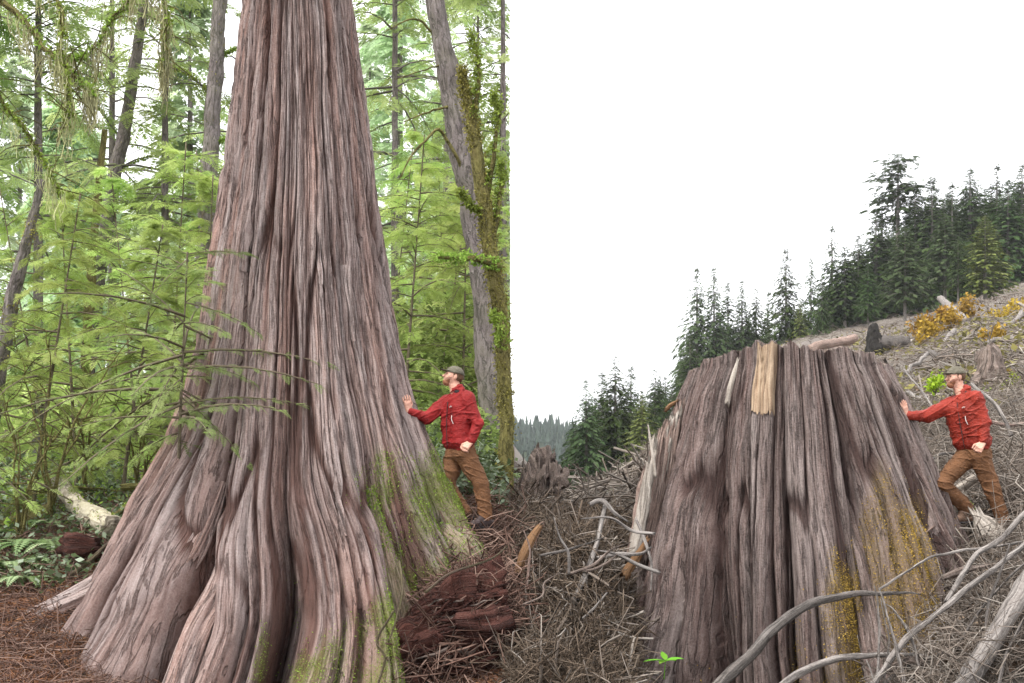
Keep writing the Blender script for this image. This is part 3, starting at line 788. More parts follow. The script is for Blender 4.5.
def person(label, Y0, J, bf, hf, jacket, boots, seed):
    """J: joints as (px, py, dY); bf / hf: the way the chest and the face look"""
    J = {k: at(p[0], p[1], Y0 + p[2]) for k, p in J.items()}
    up = np.array([0, 0, 1.0])
    bf = nrm(bf); bs = nrm(np.cross(up, bf))            # bs: his left
    hf = nrm(hf); hs = nrm(np.cross(up, hf)); hu = np.cross(hf, hs)
    HA = np.stack([hs, hf, hu])
    BA = np.stack([bs, bf, up])
    c = J['head']
    allp = np.array(list(J.values()))
    lo, hi = allp.min(0) - 0.30, allp.max(0) + 0.30
    root_loc = np.array([(J['ankA'][0] + J['ankB'][0]) / 2, Y0, min(J['ankA'][2], J['ankB'][2]) - 0.08])
    sl, sr = J['shN'], J['shF']; mid = (sl + sr) / 2
    hipm = (J['hipA'] + J['hipB']) / 2
    # --- body: one skin from scalp to ankle
    B = SDF(lo, hi, 0.0065)
    B.ell(c - .008 * hf + .022 * hu, (.073, .092, .085), HA, 0)
    B.cone(c - .02 * hu + .03 * hf, c - .078 * hu + .050 * hf, .058, .034, .03)
    B.cone(c + .074 * hf + .020 * hu - .03 * hs, c + .074 * hf + .020 * hu + .03 * hs, .014, .014, .012)
    B.cone(c + .090 * hf + .006 * hu, c + .108 * hf - .026 * hu, .008, .013, .008)
    B.cone(c + .083 * hf - .052 * hu - .017 * hs, c + .083 * hf - .052 * hu + .017 * hs, .010, .010, .006)
    B.cone(c + .079 * hf - .078 * hu, c + .07 * hf - .085 * hu, .018, .016, .012)
    for s in (-1, 1):
        B.ell(c + s * .074 * hs - .004 * hf - .004 * hu, (.010, .019, .031), HA, .006)
        B.cone(c + s * .045 * hs + .055 * hf - .018 * hu, c + s * .03 * hs + .07 * hf - .03 * hu, .022, .02, .02)
    nb = mid + up * .03
    B.cone(c - .05 * hu - .015 * hf, nb, .054, .064, .03)
    B.cone(sl, sr, .06, .06, .03)
    for s in (-.06, .06):
        B.cone(mid + bs * s - up * .06, hipm + bs * s * .8, .09, .08, .05)
    for S_, e, w, h in (('shN', 'elN', 'wrN', 'haN'), ('shF', 'elF', 'wrF', 'haF')):
        B.cone(J[S_], J[e], .05, .04, .02); B.cone(J[e], J[w], .04, .027, .01)
        d = nrm(J[h] - J[w])
        if h == 'haF':                                  # flat on the bark, fingers up
            n_ = nrm(np.cross(d, [0, 1.0, 0.25])); fw = nrm(d * .35 + up * .9)
            pn = nrm(np.array([-0.6, .8, 0.0]))
        else:                                           # loosely curled at the side
            fw = nrm(d * .8 + bf * .6); pn = nrm(np.cross(bs, up) * -1 + bs * -.5)
        lat = nrm(np.cross(fw, pn)); pn = np.cross(lat, fw)
        p0, p1 = J[w], J[w] + fw * .085
        for q in (-.024, 0, .024):
            B.cone(p0 + lat * q * .6, p1 + lat * q, .019, .017, .012)
        for i, (q, L_) in enumerate(((-.033, .066), (-.011, .078), (.011, .073), (.033, .058))):
            if h == 'haF':
                a1 = p1 + lat * q * 1.1 + fw * L_ * .55 + lat * q * .2; a2 = a1 + fw * L_ * .5 + pn * .008
            else:
                a1 = p1 + lat * q + (fw * .7 + pn * .5) * L_ * .6; a2 = a1 + (pn * .9 - fw * .4) * L_ * .6
            B.cone(p1 + lat * q, a1, .0105, .0095, .004); B.cone(a1, a2, .0095, .008, .003)
        tb = p0 + fw * .03 - lat * .028
        a1 = tb - lat * .03 + fw * .035 + pn * .01
        B.cone(tb, a1, .014, .012, .008); B.cone(a1, a1 + fw * .035 + (pn * .02 if h == 'haN' else 0), .0115, .009, .003)
    for s in ('A', 'B'):
        B.cone(J['hip' + s], J['kn' + s], .066, .045, .03); B.cone(J['kn' + s], J['ank' + s], .05, .036, .02)
        ft = nrm(J['toe' + s] - J['ank' + s])
        B.cone(J['ank' + s], J['toe' + s], .03, .022, .01)
    V, Q = B.mesh(); mb = MB(); mb.add(V, Q)
    body = mb.build("person", M['skin'], None, True, root_loc)
    tag(body, label, "person")
    def kid(sd, name, mat, parent=None):
        V, Q = sd.mesh(); mb = MB(); mb.add(V - root_loc, Q); o = mb.build(name, mat); o.parent = parent or body; return o
    # --- trousers
    P = SDF(lo, hi, 0.008)
    P.cone(hipm + up * .05 - bs * .055, hipm + up * .05 + bs * .055, .115, .115, .0)
    for s in ('A', 'B'):
        h, k_, a = J['hip' + s], J['kn' + s], J['ank' + s]
        P.cone(hipm * .35 + h * .65 + up * .02, k_, .112, .080, .035)
        P.cone(k_, a + (k_ - a) * .03, .078, .071, .03)
    def folds(p):
        return 0.008 * fbm(p[:, 0] * 7 + p[:, 2] * 12, p[:, 1] * 7, p[:, 2] * 9 - p[:, 0] * 10, seed=seed, octs=2) - .014 * np.clip(1 - 5 * np.abs(vnoise(p[:, 0] * 8 + p[:, 2] * 15, p[:, 1] * 7, p[:, 2] * 9, seed=seed)), 0, 1) ** 2
    P.noise(folds)
    pants = kid(P, "trousers", M['brown'])
    # --- jacket
    K = SDF(lo, hi, 0.008)
    hem = J['hem']
    for s in (-.075, .075):
        K.cone(mid - up * .09 + bs * s * 1.1 + bf * .01, hem + bs * s * .95, .118, .128, .0 if s < 0 else .07)
    K.cone(sl - up * .01, sr - up * .01, .078, .078, .05)
    K.cone(sl, J['elN'], .078, .060, .03); K.cone(J['elN'], J['wrN'] + (J['elN'] - J['wrN']) * .1, .060, .043, .025)
    K.cone(sr, J['elF'], .082, .064, .03); K.cone(J['elF'], J['wrF'] + (J['elF'] - J['wrF']) * .1, .064, .043, .025)
    K.cone(mid + up * .0, nb + up * .075 - .015 * hf, .085, .072, .04)
    hp = hem - up * .118
    sl_, PP = K._sub(lo, hi); 
    tr = np.linalg.norm((PP - hem)[..., :2], axis=-1) < 0.24
    K.D[sl_] = np.where(tr, np.maximum(K.D[sl_], hp[2] - PP[..., 2] + .01 * np.sin(PP[..., 0] * 20)), K.D[sl_])
    K.cone(nb + up * .08 + .01 * hf, nb - up * .1 + .05 * hf, .052, .03, 0, cut=True)
    def folds2(p):
        return 0.007 * fbm(p[:, 0] * 6 + p[:, 2] * 9, p[:, 1] * 6, p[:, 2] * 9 - p[:, 0] * 7, seed=seed + 5, octs=2) - .014 * np.clip(1 - 5 * np.abs(vnoise(p[:, 0] * 9 - p[:, 2] * 14, p[:, 1] * 7, p[:, 2] * 8, seed=seed + 6)), 0, 1) ** 2
    K.noise(folds2)
    jk = kid(K, "jacket", jacket)
    # hood lying on the back of the neck, dark collar lining, pocket zips and chest mark
    H = SDF(lo, hi, 0.008)
    hb = nb - bf * .075 + up * .035
    H.cone(hb - bs * .07, hb + bs * .07, .042, .042, 0); H.cone(hb, hb - up * .10 - bf * .02, .05, .035, .03)
    H.noise(lambda p: .008 * vnoise(p[:, 0] * 22, p[:, 1] * 22, p[:, 2] * 30, seed=seed))
    o = kid(H, "hood", jacket)
    H = SDF(c - .25, c + .2, 0.006)
    ncol = nb + up * .05 + hf * .015
    H.cone(ncol - bs * .035, ncol + bs * .035, .045, .045, 0); H.cone(c - .05 * hu, nb, .046, .05, 0, cut=True)
    kid(H, "collar_lining", M['collar'])
    chest = mid - up * .12 + bf * .135
    for nm, p, q, r in (("pocket_zip", chest + bs * .10 - up * .05, chest + bs * .13 - up * .14, .004), ("front_zip", mid + bf * .12 - up * .02, hem + bf * .142 - up * .08, .004)):
        mb = MB(); tube(mb, [p - root_loc, (p + q) / 2 - root_loc + bf * .012, q - root_loc], [r, r, r], 6, 12); mb.build(nm, M['trim'] if nm == "pocket_zip" else M['collar'], jk)
    mb = MB(); ms = chest + bs * .065 + up * .035 + bf * .004
    for dx, dz in ((0, 0), (.012, .006), (.024, .002)):
        tube(mb, [ms + bs * dx + up * dz - root_loc, ms + bs * (dx + .012) + up * (dz + .01) - root_loc], [.004, .003], 5, 4)
    mb.build("chest_emblem", M['trim'], jk)
    # --- boots
    for s in ('A', 'B'):
        T = SDF(lo, hi, 0.0065)
        a, t_ = J['ank' + s], J['toe' + s]; d = nrm((t_ - a) * [1, 1, 0]); sole = t_[2] - .035
        heel = a - d * .05; heel[2] = sole + .04
        T.cone(a + (J['kn' + s] - a) * .10, a - up * .03, .055, .052, 0)
        T.cone(heel, t_, .046, .043, .03)
        T.cone(a - up * .03, (a + t_) / 2, .05, .045, .02)
        o = kid(T, "boot", boots)
        S2 = SDF(lo, hi, 0.0065)
        hs_ = heel.copy(); hs_[2] = sole - .002; ts_ = t_ + d * .012; ts_[2] = sole - .002
        S2.cone(hs_, ts_, .05, .048, 0, flat=(up, .32))
        V, Q = S2.mesh(); mb = MB(); mb.add(V - root_loc, Q); mb.build("sole", M['collar'], o)
    # --- cap, hair, stubble, eyes
    C = SDF(c - .3, c + .3, 0.005)
    C.ell(c - .008 * hf + .030 * hu, (.085, .104, .092), HA, 0)
    sl_, PP = C._sub(c - .3, c + .3)
    C.D[sl_] = np.maximum(C.D[sl_], -((PP - (c + .034 * hu)) @ (hu + hf * .10)))
    C.cone(c + .07 * hf + .046 * hu, c + .108 * hf + .036 * hu, .060, .054, .006, flat=(hu, .13))
    kid(C, "cap", M['cap'])
    R = SDF(c - .2, c + .2, 0.005)
    R.ell(c - .012 * hf + .020 * hu, (.079, .095, .088), HA, 0)
    sl_, PP = R._sub(c - .2, c + .2); q = PP - c
    R.D[sl_] = np.maximum(R.D[sl_], np.maximum((q @ hf) - .022 - .25 * (q @ hu), -(q @ hu) - .055))
    R.noise(lambda p: .004 * vnoise(p[:, 0] * 120, p[:, 1] * 120, p[:, 2] * 60, seed=2))
    kid(R, "hair", M['hair'])
    R = SDF(c - .2, c + .2, 0.005)
    R.cone(c - .03 * hu + .034 * hf, c - .080 * hu + .052 * hf, .0595, .038, 0)
    R.cone(c + .079 * hf - .080 * hu, c + .07 * hf - .088 * hu, .021, .019, .012)
    sl_, PP = R._sub(c - .2, c + .2); q = PP - c
    R.D[sl_] = np.maximum(R.D[sl_], (q @ hu) + .043 - .25 * np.abs(q @ hs))
    R.D[sl_] = np.maximum(R.D[sl_], .004 - (q @ hf))
    R.cone(c + .09 * hf - .052 * hu - .012 * hs, c + .09 * hf - .052 * hu + .012 * hs, .012, .012, 0, cut=True)
    R.noise(lambda p: .003 * vnoise(p[:, 0] * 160, p[:, 1] * 160, p[:, 2] * 160, seed=2))
    kid(R, "beard", M['beard'])
    for s in (-1, 1):
        E = SDF(c - .2, c + .2, 0.003); E.ell(c + .078 * hf + .004 * hu + s * .030 * hs, (.011, .008, .006), HA, 0); kid(E, "eye", M['eye'])
    # --- fingers of the far hand and all the rest belong to the one skin above
    return body

person("man in a red jacket and brown trousers looking up, hand on the living cedar", 11.45,
       dict(head=(453.5, 377, 0), shN=(467, 398.5, -.15), shF=(447.5, 402, .10), elN=(477.5, 424, -.19), wrN=(470.5, 442, -.24), haN=(468.5, 450, -.26),
            elF=(427, 418, .02), wrF=(408.5, 411, -.08), haF=(404, 403, -.12), hem=(458.5, 441, -.02),
            hipA=(453, 456, .08), knA=(447, 485, .04), ankA=(466, 513, .06), toeA=(455, 519, .0),
            hipB=(468, 456, -.09), knB=(481, 484, -.09), ankB=(486, 516, -.08), toeB=(474, 524, -.16)),
       (-.80, -.60, 0), (-.90, -.30, .30), M['red'], M['boot'], 3)
person("man in a faded red jacket and brown trousers with hand on the cut stump", 11.45,
       dict(head=(955.5, 377.5, 0), shN=(975, 398, -.15), shF=(952, 404, .10), elN=(984.5, 423, -.19), wrN=(982.5, 443, -.24), haN=(981, 450, -.26),
            elF=(927, 416, .02), wrF=(906, 416, -.10), haF=(900.5, 410, -.14), hem=(972, 441, -.02),
            hipA=(966, 457, .08), knA=(941, 484, .0), ankA=(968, 509, .08), toeA=(956, 519, .04),
            hipB=(982, 458, -.09), knB=(992, 489, -.09), ankB=(1003, 520, -.08), toeB=(991, 528, -.16)),
       (-.80, -.60, 0), (-.97, -.22, .02), M['orange_red'], M['boot_tan'], 8)

# ---------------------------------------------------------------- leaves and crowns
def kite_spray(pairs, ang=55, wid=0.05, ln=0.42, droop=0.22, stem=0.012, rng=None):
    """flat feathery twig of unit length along +x: side twigs as narrow leaves either side of a stem"""
    rng = rng or np.random.default_rng(5); V, Q = [], []
    def kite(p, d, l, w):
        b = np.array([-d[1], d[0], 0]); n = len(V)
        m = p + d * l * .45
        V.extend([p, m + b * w * .5, p + d * l, m - b * w * .5]); Q.append([n, n + 1, n + 2, n + 3])
    for i in range(pairs):
        t = (i + .5) / pairs
        for s in (-1, 1):
            a = math.radians(ang + rng.uniform(-9, 9)) * s
            l = ln * (1 - t) ** .75 * rng.uniform(.8, 1.15) + .06
            kite(np.array([t * .93 + rng.uniform(-.02, .02), 0, rng.uniform(-.015, .015)]), np.array([math.cos(a), math.sin(a), 0]), l, wid * rng.uniform(.8, 1.2))
    kite(np.array([.85, 0, 0]), np.array([1., 0, 0]), .2, wid)
    kite(np.array([0, 0, 0.]), np.array([1., 0, 0]), 1.0, stem * 2)
    V = np.array(V); r2 = V[:, 0] ** 2 + V[:, 1] ** 2
    V[:, 2] -= droop * r2
    return V, np.array(Q)
SP_FINE = kite_spray(13, 55, .042, .44)
SP_MID = kite_spray(9, 52, .075, .46)
SP_FAR = kite_spray(5, 48, .16, .5, .3)
SP_FIR = kite_spray(6, 42, .16, .40, .30)

def sprays(mb, tpl, O, D, N, S, tint):
    V, Q = tpl; n, K = len(O), len(V)
    D = nrm(D); B = nrm(np.cross(N, D)); N = np.cross(D, B)
    P = O[:, None] + S[:, None, None] * (V[None, :, :1] * D[:, None] + V[None, :, 1:2] * B[:, None] + V[None, :, 2:] * N[:, None])
    mb.add(P.reshape(-1, 3), (Q[None] + (np.arange(n) * K)[:, None, None]).reshape(-1, 4), None, None, np.repeat(np.clip(tint, 0, 1), K))

def branch_set(leaf, wood, base, az, L, el, droop, ns, tpl, size, rng, rad=0.012, fan=50, jitter=.25):
    """many boughs at once: leaf sprays either side of each drooping axis"""
    n = len(base)
    h = np.stack([np.cos(az), np.sin(az), np.zeros(n)], 1); up = np.array([0, 0, 1.0])
    def P(s): return base + h * (L * s * np.cos(el))[:, None] + up * (L * (np.sin(el) * s - droop * s * s))[:, None]
    tb = rng.normal(0.5, .2, n)
    for i in range(ns):
        for side in (-1, 1):
            s = (i + .6 + rng.uniform(-.3, .3, n)) / ns * .95 + .05
            a = az + side * np.radians(fan) * rng.uniform(.6, 1.2, n) * (1 - .5 * s)
            D = np.stack([np.cos(a), np.sin(a), np.sin(el) - 2 * droop * s - .1 + rng.normal(0, jitter, n)], 1)
            N = np.tile(up, (n, 1)) + rng.normal(0, jitter, (n, 3))
            sprays(leaf, tpl, P(s), D, N, size * rng.uniform(.6, 1.15, n) * (1.1 - .45 * s), tb + rng.normal(0, .16, n))
    D = P(np.ones(n)) - P(np.full(n, .9))
    sprays(leaf, tpl, P(np.full(n, .93)), D, np.tile(up, (n, 1)) + rng.normal(0, .2, (n, 3)), size * rng.uniform(.6, 1, n), tb)
    if wood is not None:
        ss = np.linspace(0, 1, 5); pts = np.stack([P(np.full(n, s)) for s in ss], 1)
        b1 = np.stack([-np.sin(az), np.cos(az), np.zeros(n)], 1)
        th = np.arange(3) * 2 * np.pi / 3
        rr = rad * np.maximum(L, .2)[:, None] * np.linspace(1, .25, 5)[None]
        V = pts[:, :, None] + rr[:, :, None, None] * (np.cos(th)[None, None, :, None] * b1[:, None, None] + np.sin(th)[None, None, :, None] * up)
        bb = (np.arange(n) * 15)[:, None, None] + (np.arange(4) * 3)[None, :, None]; j = np.arange(3)[None, None]; k = (j + 1) % 3
        wood.add(V.reshape(-1, 3), np.stack([bb + j, bb + k, bb + 3 + k, bb + 3 + j], -1).reshape(-1, 4))

def conifer_geo(H, c0, R, nb, ns, tpl, size, rng, trunk_r, el=0.1, droop=.35, shape=.8, gaps=.0, lean=(0, 0), rough=.15, one_side=None, wild=0.0):
    leaf, wood, limb = MB(), MB(), MB()
    zt = c0 + (1 - c0) * np.sort(rng.uniform(0, 1, nb) ** .92)
    az = np.arange(nb) * 2.39996 + rng.normal(0, .4, nb)
    if one_side is not None: az = one_side[0] + (rng.random(nb) - .5) * one_side[1]
    tt = (1 - zt) / (1 - c0)
    L = R * (np.clip(tt, 0, 1) ** shape * np.minimum(1, .55 + (1 - tt) * 3) + .06) * rng.uniform(.6 - .35 * wild, 1.15 + .3 * wild, nb)
    clump = fbm(zt * 9, np.cos(az) * 1.3, np.sin(az) * 1.3, seed=int(rng.integers(1000)), octs=2)
    keep = clump > -0.5 + gaps
    lx, ly = lean
    base = np.stack([lx * zt * H, ly * zt * H, zt * H], 1)
    sz = size * np.clip(L[keep] / (R * .6), .3, 1.15) if tpl is SP_FIR else size
    branch_set(leaf, limb, base[keep], az[keep], L[keep], np.full(keep.sum(), el) + rng.normal(0, .45 * wild + 1e-6, keep.sum()) + .5 * (zt[keep] - .5) * (1 - el), np.full(keep.sum(), droop), ns, tpl, sz, rng)
    P = [(lx * H * t, ly * H * t, H * t - (.4 if t == 0 else 0)) for t in (0, .25, .5, .75, 1)]
    tube(wood, P, [trunk_r * 1.25, trunk_r, trunk_r * .75, trunk_r * .45, .01], 9, 30, rough, 3, int(rng.integers(99)), tint=.6, wob=.06 * trunk_r)
    return leaf, wood, limb

def tree_thing(name, label, group, geo, loc, lm, wm, bm=None):
    leaf, wood, limb = geo
    r = empty(name, loc); tag(r, label, "tree", group)
    wood.build("trunk", wm, r)
    cr = leaf.build("crown", lm, r, False)
    if limb.n: limb.build("limbs", bm or wm, cr)
    return r

# ---------------------------------------------------------------- the living wood on the left
rng = np.random.default_rng(101)
G_MID, G_BACK, G_SAP = "hemlocks standing in the living wood", "hemlocks deep in the living wood", "young hemlocks around the living cedar"
def wood_tree(px, Y, H, kind, label, group, dx=0.0, py=None, **kw):
    X = (px - CX) * Y / F
    loc = np.array([X, Y, gz(X, Y) - .05])
    r = np.random.default_rng(int(abs(px) * 7 + Y * 13))
    if kind == 'sap':
        a = dict(c0=.04, R=H * r.uniform(.34, .48), nb=52, ns=7, tpl=SP_FINE, size=.27, trunk_r=.024, el=r.uniform(.1, .35), droop=.38, shape=r.uniform(.35, .6), gaps=.22, lean=(r.uniform(-.16, .16), r.uniform(-.12, .12)), wild=.5)
    elif kind == 'mid':
        a = dict(c0=.14, R=H * .19, nb=95, ns=5, tpl=SP_MID, size=.72, trunk_r=.10, el=.1, droop=.38, shape=.6, gaps=.34)
    else:
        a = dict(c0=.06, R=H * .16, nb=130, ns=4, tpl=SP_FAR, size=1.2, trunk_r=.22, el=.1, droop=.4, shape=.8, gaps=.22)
    a.update(kw)
    geo = conifer_geo(H, rng=r, **a)
    for m in geo:
        if m.n:
            for i in range(len(m.V)): m.V[i] = m.V[i] + loc
            m.clip_x(-0.004 * Y)
    geo = tuple(geo)
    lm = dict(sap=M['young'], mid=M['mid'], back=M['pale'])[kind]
    t = empty("hemlock_tree" if kind != 'sap' else "hemlock_sapling", loc); tag(t, label, "tree", group)
    wd = geo[1].build("trunk", M['hem_bark'] if kind != 'sap' else M['twig'], t, True, loc); wd.location = (0, 0, 0)
    cr = geo[0].build("crown", lm, t, False, loc); cr.location = (0, 0, 0)
    lb = geo[2].build("limbs", M['twig'] if kind == 'sap' else M['hem_bark'], cr, True, loc); lb.location = (0, 0, 0)
    return t

SAPS = [(-40, 13, 4.2, "young hemlock at the far left edge, beside the mossy thicket"), (28, 14.2, 4.4, "bright green young hemlock above the fern bank at the far left"),
        (78, 16, 4.8, "young hemlock behind the pale fallen log"), (118, 14.5, 3.8, "low spreading young hemlock between the pale log and the cedar"),
        (165, 17, 5.2, "tall young hemlock a little left of the cedar bole"), (200, 15.5, 4.6, "bright young hemlock right against the left side of the cedar"),
        (140, 20, 5.5, "young hemlock further back between two pale stems on the left"), (50, 20, 5.2, "young hemlock deeper in, behind the leafless shrubs"),
        (402, 18, 5.0, "young hemlock emerging behind the right side of the cedar"), (432, 21, 5.4, "young hemlock above the cap of the man at the cedar"),
        (462, 19, 4.2, "low bright young hemlock between the cedar and the leaning trunk"), (494, 23, 5.0, "young hemlock behind the mossy broken snag"),
        (225, 21, 6.0, "young hemlock half hidden behind the cedar bole"), (382, 24, 6.5, "tall young hemlock mostly hidden behind the cedar bole"), (448, 26, 6.2, "young hemlock behind the leaning grey trunk")]
for px, Y, H, lb in SAPS: wood_tree(px, Y, H, 'sap', lb, G_SAP, size=.27 * (1 + (Y - 13) * .03))
MIDS = [(-70, 21, 15, "large hemlock at the left edge of the wood"), (38, 23, 15, "hemlock whose dark boughs hang over the fern bank"), (112, 29, 19, "hemlock left of the pale leaning stem"),
        (165, 26, 16, "hemlock with boughs filling the gap left of the cedar"), (250, 34, 22, "tall hemlock directly behind the cedar"), (395, 30, 20, "hemlock right of the cedar with boughs near the top of the photo"),
        (446, 36, 21, "hemlock behind the leaning grey trunk"), (503, 27, 17, "hemlock at the edge of the wood above the mossy snag"), (478, 42, 20, "hemlock further back between leaning trunk and snag")]
for px, Y, H, lb in MIDS: wood_tree(px, Y, H, 'mid', lb, G_MID)
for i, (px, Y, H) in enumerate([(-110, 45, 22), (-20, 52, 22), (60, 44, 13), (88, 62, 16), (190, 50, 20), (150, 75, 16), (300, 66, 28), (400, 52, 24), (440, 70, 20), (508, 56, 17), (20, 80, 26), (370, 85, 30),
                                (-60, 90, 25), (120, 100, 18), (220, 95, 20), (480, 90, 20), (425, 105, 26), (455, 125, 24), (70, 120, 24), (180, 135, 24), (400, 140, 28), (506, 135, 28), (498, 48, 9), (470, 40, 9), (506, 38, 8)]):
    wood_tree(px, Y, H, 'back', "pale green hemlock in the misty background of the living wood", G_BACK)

# sapling whose boughs cross the foot of the cedar
loc = at(178, 466, 10.7)
geo = conifer_geo(2.1, .10, 1.6, 44, 9, SP_FINE, .17, np.random.default_rng(8), .016, .06, .22, .30, .05, (.06, -.05), wild=.6)
t = tree_thing("hemlock_sapling", "small hemlock whose feathery boughs cross the front of the cedar", G_SAP, geo, loc, M['mid'], M['twig'])
loc = at(222, 300, 10.6)

# bare and mossy stems
def stem(name, label, pts, r, mat, seed, ns=18, branches=(), bmat=None, moss=0, group=None, cat="tree"):
    P = ats(pts); b = MB(); Pn, Rn = tube(b, P, r, ns, 90, .13, 5, seed, tint=.9, flute=.05, wob=.05)
    root = empty(name, P[0]); tag(root, label, cat, group)
    adopt(b.build("trunk", mat), root)
    for bp, br in branches:
        q = MB(); BP = ats(bp); tube(q, BP, br, 7, 24, .2, 8, seed + 3, wob=.06)
        bo = adopt(q.build("branch", bmat or mat), root)
        if moss:
            Pb = resample(BP, 160); rg = np.random.default_rng(seed)
            Pb = Pb + rg.normal(0, max(br) * .8, Pb.shape); mb = MB(); tufts(mb, np.repeat(Pb, 9, 0) + rg.normal(0, .012, (1440, 3)), rg.normal(size=(1440, 3)) - [0, 0, .6], .04, rg)
            o = mb.build("moss", M['moss'], None, False); o.parent = bo; o.location = -np.array(root.location) - np.array(bo.location)
    if moss:
        rg = np.random.default_rng(seed + 1); n = moss * 4
        k = rg.integers(0, len(Pn), n); d = nrm(rg.normal(size=(n, 3)) * [1, 1, .3]); p = Pn[k] + d * Rn[k][:, None] * .95 + rg.normal(0, .03, (n, 3))
        f = fbm(p[:, 0] * 4, p[:, 1] * 4, p[:, 2] * 3, seed=seed) > -.08
        mb = MB(); tufts(mb, p[f], d[f] + [0, 0, -.5], .036, rg); adopt(mb.build("moss", M['mossleaf'], None, False), root)
    return root
M['mossleaf'] = leaf_mat("tree_moss", (0.22, 0.20, 0.05), 0.5, 0.25)
stem("leaning_trunk", "tall grey hemlock trunk leaning left above the man at the cedar", [(497, 440, 17), (490, 315, 17), (475, 215, 17), (457, 120, 17), (441, 40, 17), (428, -40, 17), (418, -110, 17)], (.27, .25, .22, .19, .155, .135, .12), M['hem_bark'], 5,
     branches=[([(470, 190, 16.9), (440, 130, 16.6), (412, 155, 16.4), (400, 178, 16.3)], (.03, .025, .015, .008)), ([(452, 105, 16.9), (430, 112, 16.7), (405, 122, 16.5)], (.025, .015, .008)), ([(440, 40, 17), (415, 20, 16.8), (385, 32, 16.6)], (.025, .015, .006)), ([(446, 62, 17), (432, 68, 16.8), (395, 80, 16.6)], (.02, .012, .006))], bmat=M['mossy_bark'])
stem("mossy_snag", "broken dead snag shaggy with yellow moss near the edge of the wood", [(505, 545, 14.4), (505, 420, 14.5), (502, 350, 14.5), (495, 280, 14.5), (486, 210, 14.5), (478, 150, 14.5), (468, 100, 14.5), (463, 68, 14.5)], (.12, .095, .095, .10, .10, .085, .06, .012), M['mossy_bark'], 9,
     branches=[([(472, 120, 14.5), (478, 70, 14.45), (470, 30, 14.4)], (.035, .025, .006)), ([(487, 190, 14.5), (497, 120, 14.45), (494, 92, 14.4)], (.04, .02, .006)), ([(490, 250, 14.5), (500, 190, 14.5), (502, 160, 14.45)], (.04, .03, .01)),
               ([(488, 215, 14.5), (470, 205, 14.4), (460, 190, 14.3)], (.03, .02, .008)), ([(500, 265, 14.4), (470, 258, 14.2), (436, 257, 14.0)], (.05, .04, .015)), ([(494, 315, 14.4), (500, 322, 14.2), (501, 345, 14.1)], (.05, .05, .03))], moss=2600, bmat=M['mossy_bark'])
stem("slender_trunk", "slender grey trunk rising behind the left side of the cedar", [(196, 450, 22), (203, 330, 22), (208, 200, 22), (213, 100, 22), (219, 20, 22), (226, -60, 22)], (.21, .19, .17, .155, .14, .12), M['hem_bark'], 15, moss=260,
     branches=[([(212, 95, 22), (190, 75, 21.8), (160, 62, 21.6)], (.03, .02, .008)), ([(215, 60, 22), (232, 50, 22), (246, 46, 22)], (.02, .015, .008)), ([(210, 150, 22), (222, 140, 22), (240, 138, 22)], (.02, .012, .006))])
stem("pale_stem", "grey stem leaning right in the bright gap left of the cedar", [(78, 460, 26), (92, 330, 26), (104, 240, 26), (118, 160, 26), (131, 90, 26), (142, 20, 26), (150, -40, 26)], (.19, .17, .16, .15, .13, .11, .09), M['hem_bark'], 25, moss=300,
     branches=[([(116, 170, 26), (140, 160, 26), (168, 150, 25.8)], (.025, .02, .008)), ([(122, 140, 26), (100, 110, 26), (88, 100, 25.8)], (.02, .015, .008))])
stem("mossy_sapling", "pale mossy stem just left of the grey leaning stem", [(84, 440, 24), (88, 330, 24), (92, 270, 24), (98, 200, 24), (104, 130, 24)], (.11, .10, .09, .08, .06), M['mossy_bark'], 35, moss=500)
stem("dark_stem", "dark mossy stem leaning right at the far left of the wood", [(-8, 430, 15), (4, 340, 15), (16, 285, 15), (30, 235, 15), (44, 180, 15)], (.12, .10, .085, .07, .04), M['hem_bark'], 45, moss=500)

# leafless mossy shrubs at the left
def shrub_bare(px, Y, h, label, seed, n=9):
    X = (px - CX) * Y / F; z = gz(X, Y); rg = np.random.default_rng(seed)
    root = empty("leafless_shrub", (X, Y, z)); tag(root, label, "shrub", "leafless mossy shrubs at the left")
    for k in range(4):
        a = rg.uniform(0, 6.3); hh = h * rg.uniform(.7, 1.1); c = rg.uniform(.15, .45) * hh
        P = np.array([[0, 0, -.1], [math.cos(a) * c * .2, math.sin(a) * c * .2, hh * .35], [math.cos(a) * c * .6, math.sin(a) * c * .6, hh * .7], [math.cos(a) * c * 1.2, math.sin(a) * c * 1.2, hh]])
        b = MB(); Pn, Rn = tube(b, P, [.022, .017, .011, .005], 6, 24, .2, 8, seed + k, wob=.08)
        for q in range(n):
            i = rg.integers(6, 24); p = Pn[i]; d = nrm(rg.normal(size=3) * [1, 1, .5] + [0, 0, .45]); l = rg.uniform(.25, .7)
            tube(b, [p, p + d * l * .5 + rg.normal(0, .04, 3), p + d * l + [0, 0, -.05]], [.009, .006, .002], 4, 8, 0, 1, q, wob=.04)
        b.build("stem", M['mossy_bark'], root)
for k, (px, Y, h, lb) in enumerate([(18, 12.6, 1.9, "leafless mossy shrub at the far left, above the ferns"), (48, 13.4, 2.2, "leafless mossy shrub left of the pale fallen log"), (88, 15.2, 1.9, "leafless mossy shrub directly behind the pale fallen log"),
                                    (-14, 13.6, 2.3, "leafless mossy shrub cut by the left edge of the photo"), (140, 14.6, 1.5, "leafless mossy shrub between the pale log and the cedar roots")]):
    shrub_bare(px, Y, h, lb, 60 + k)

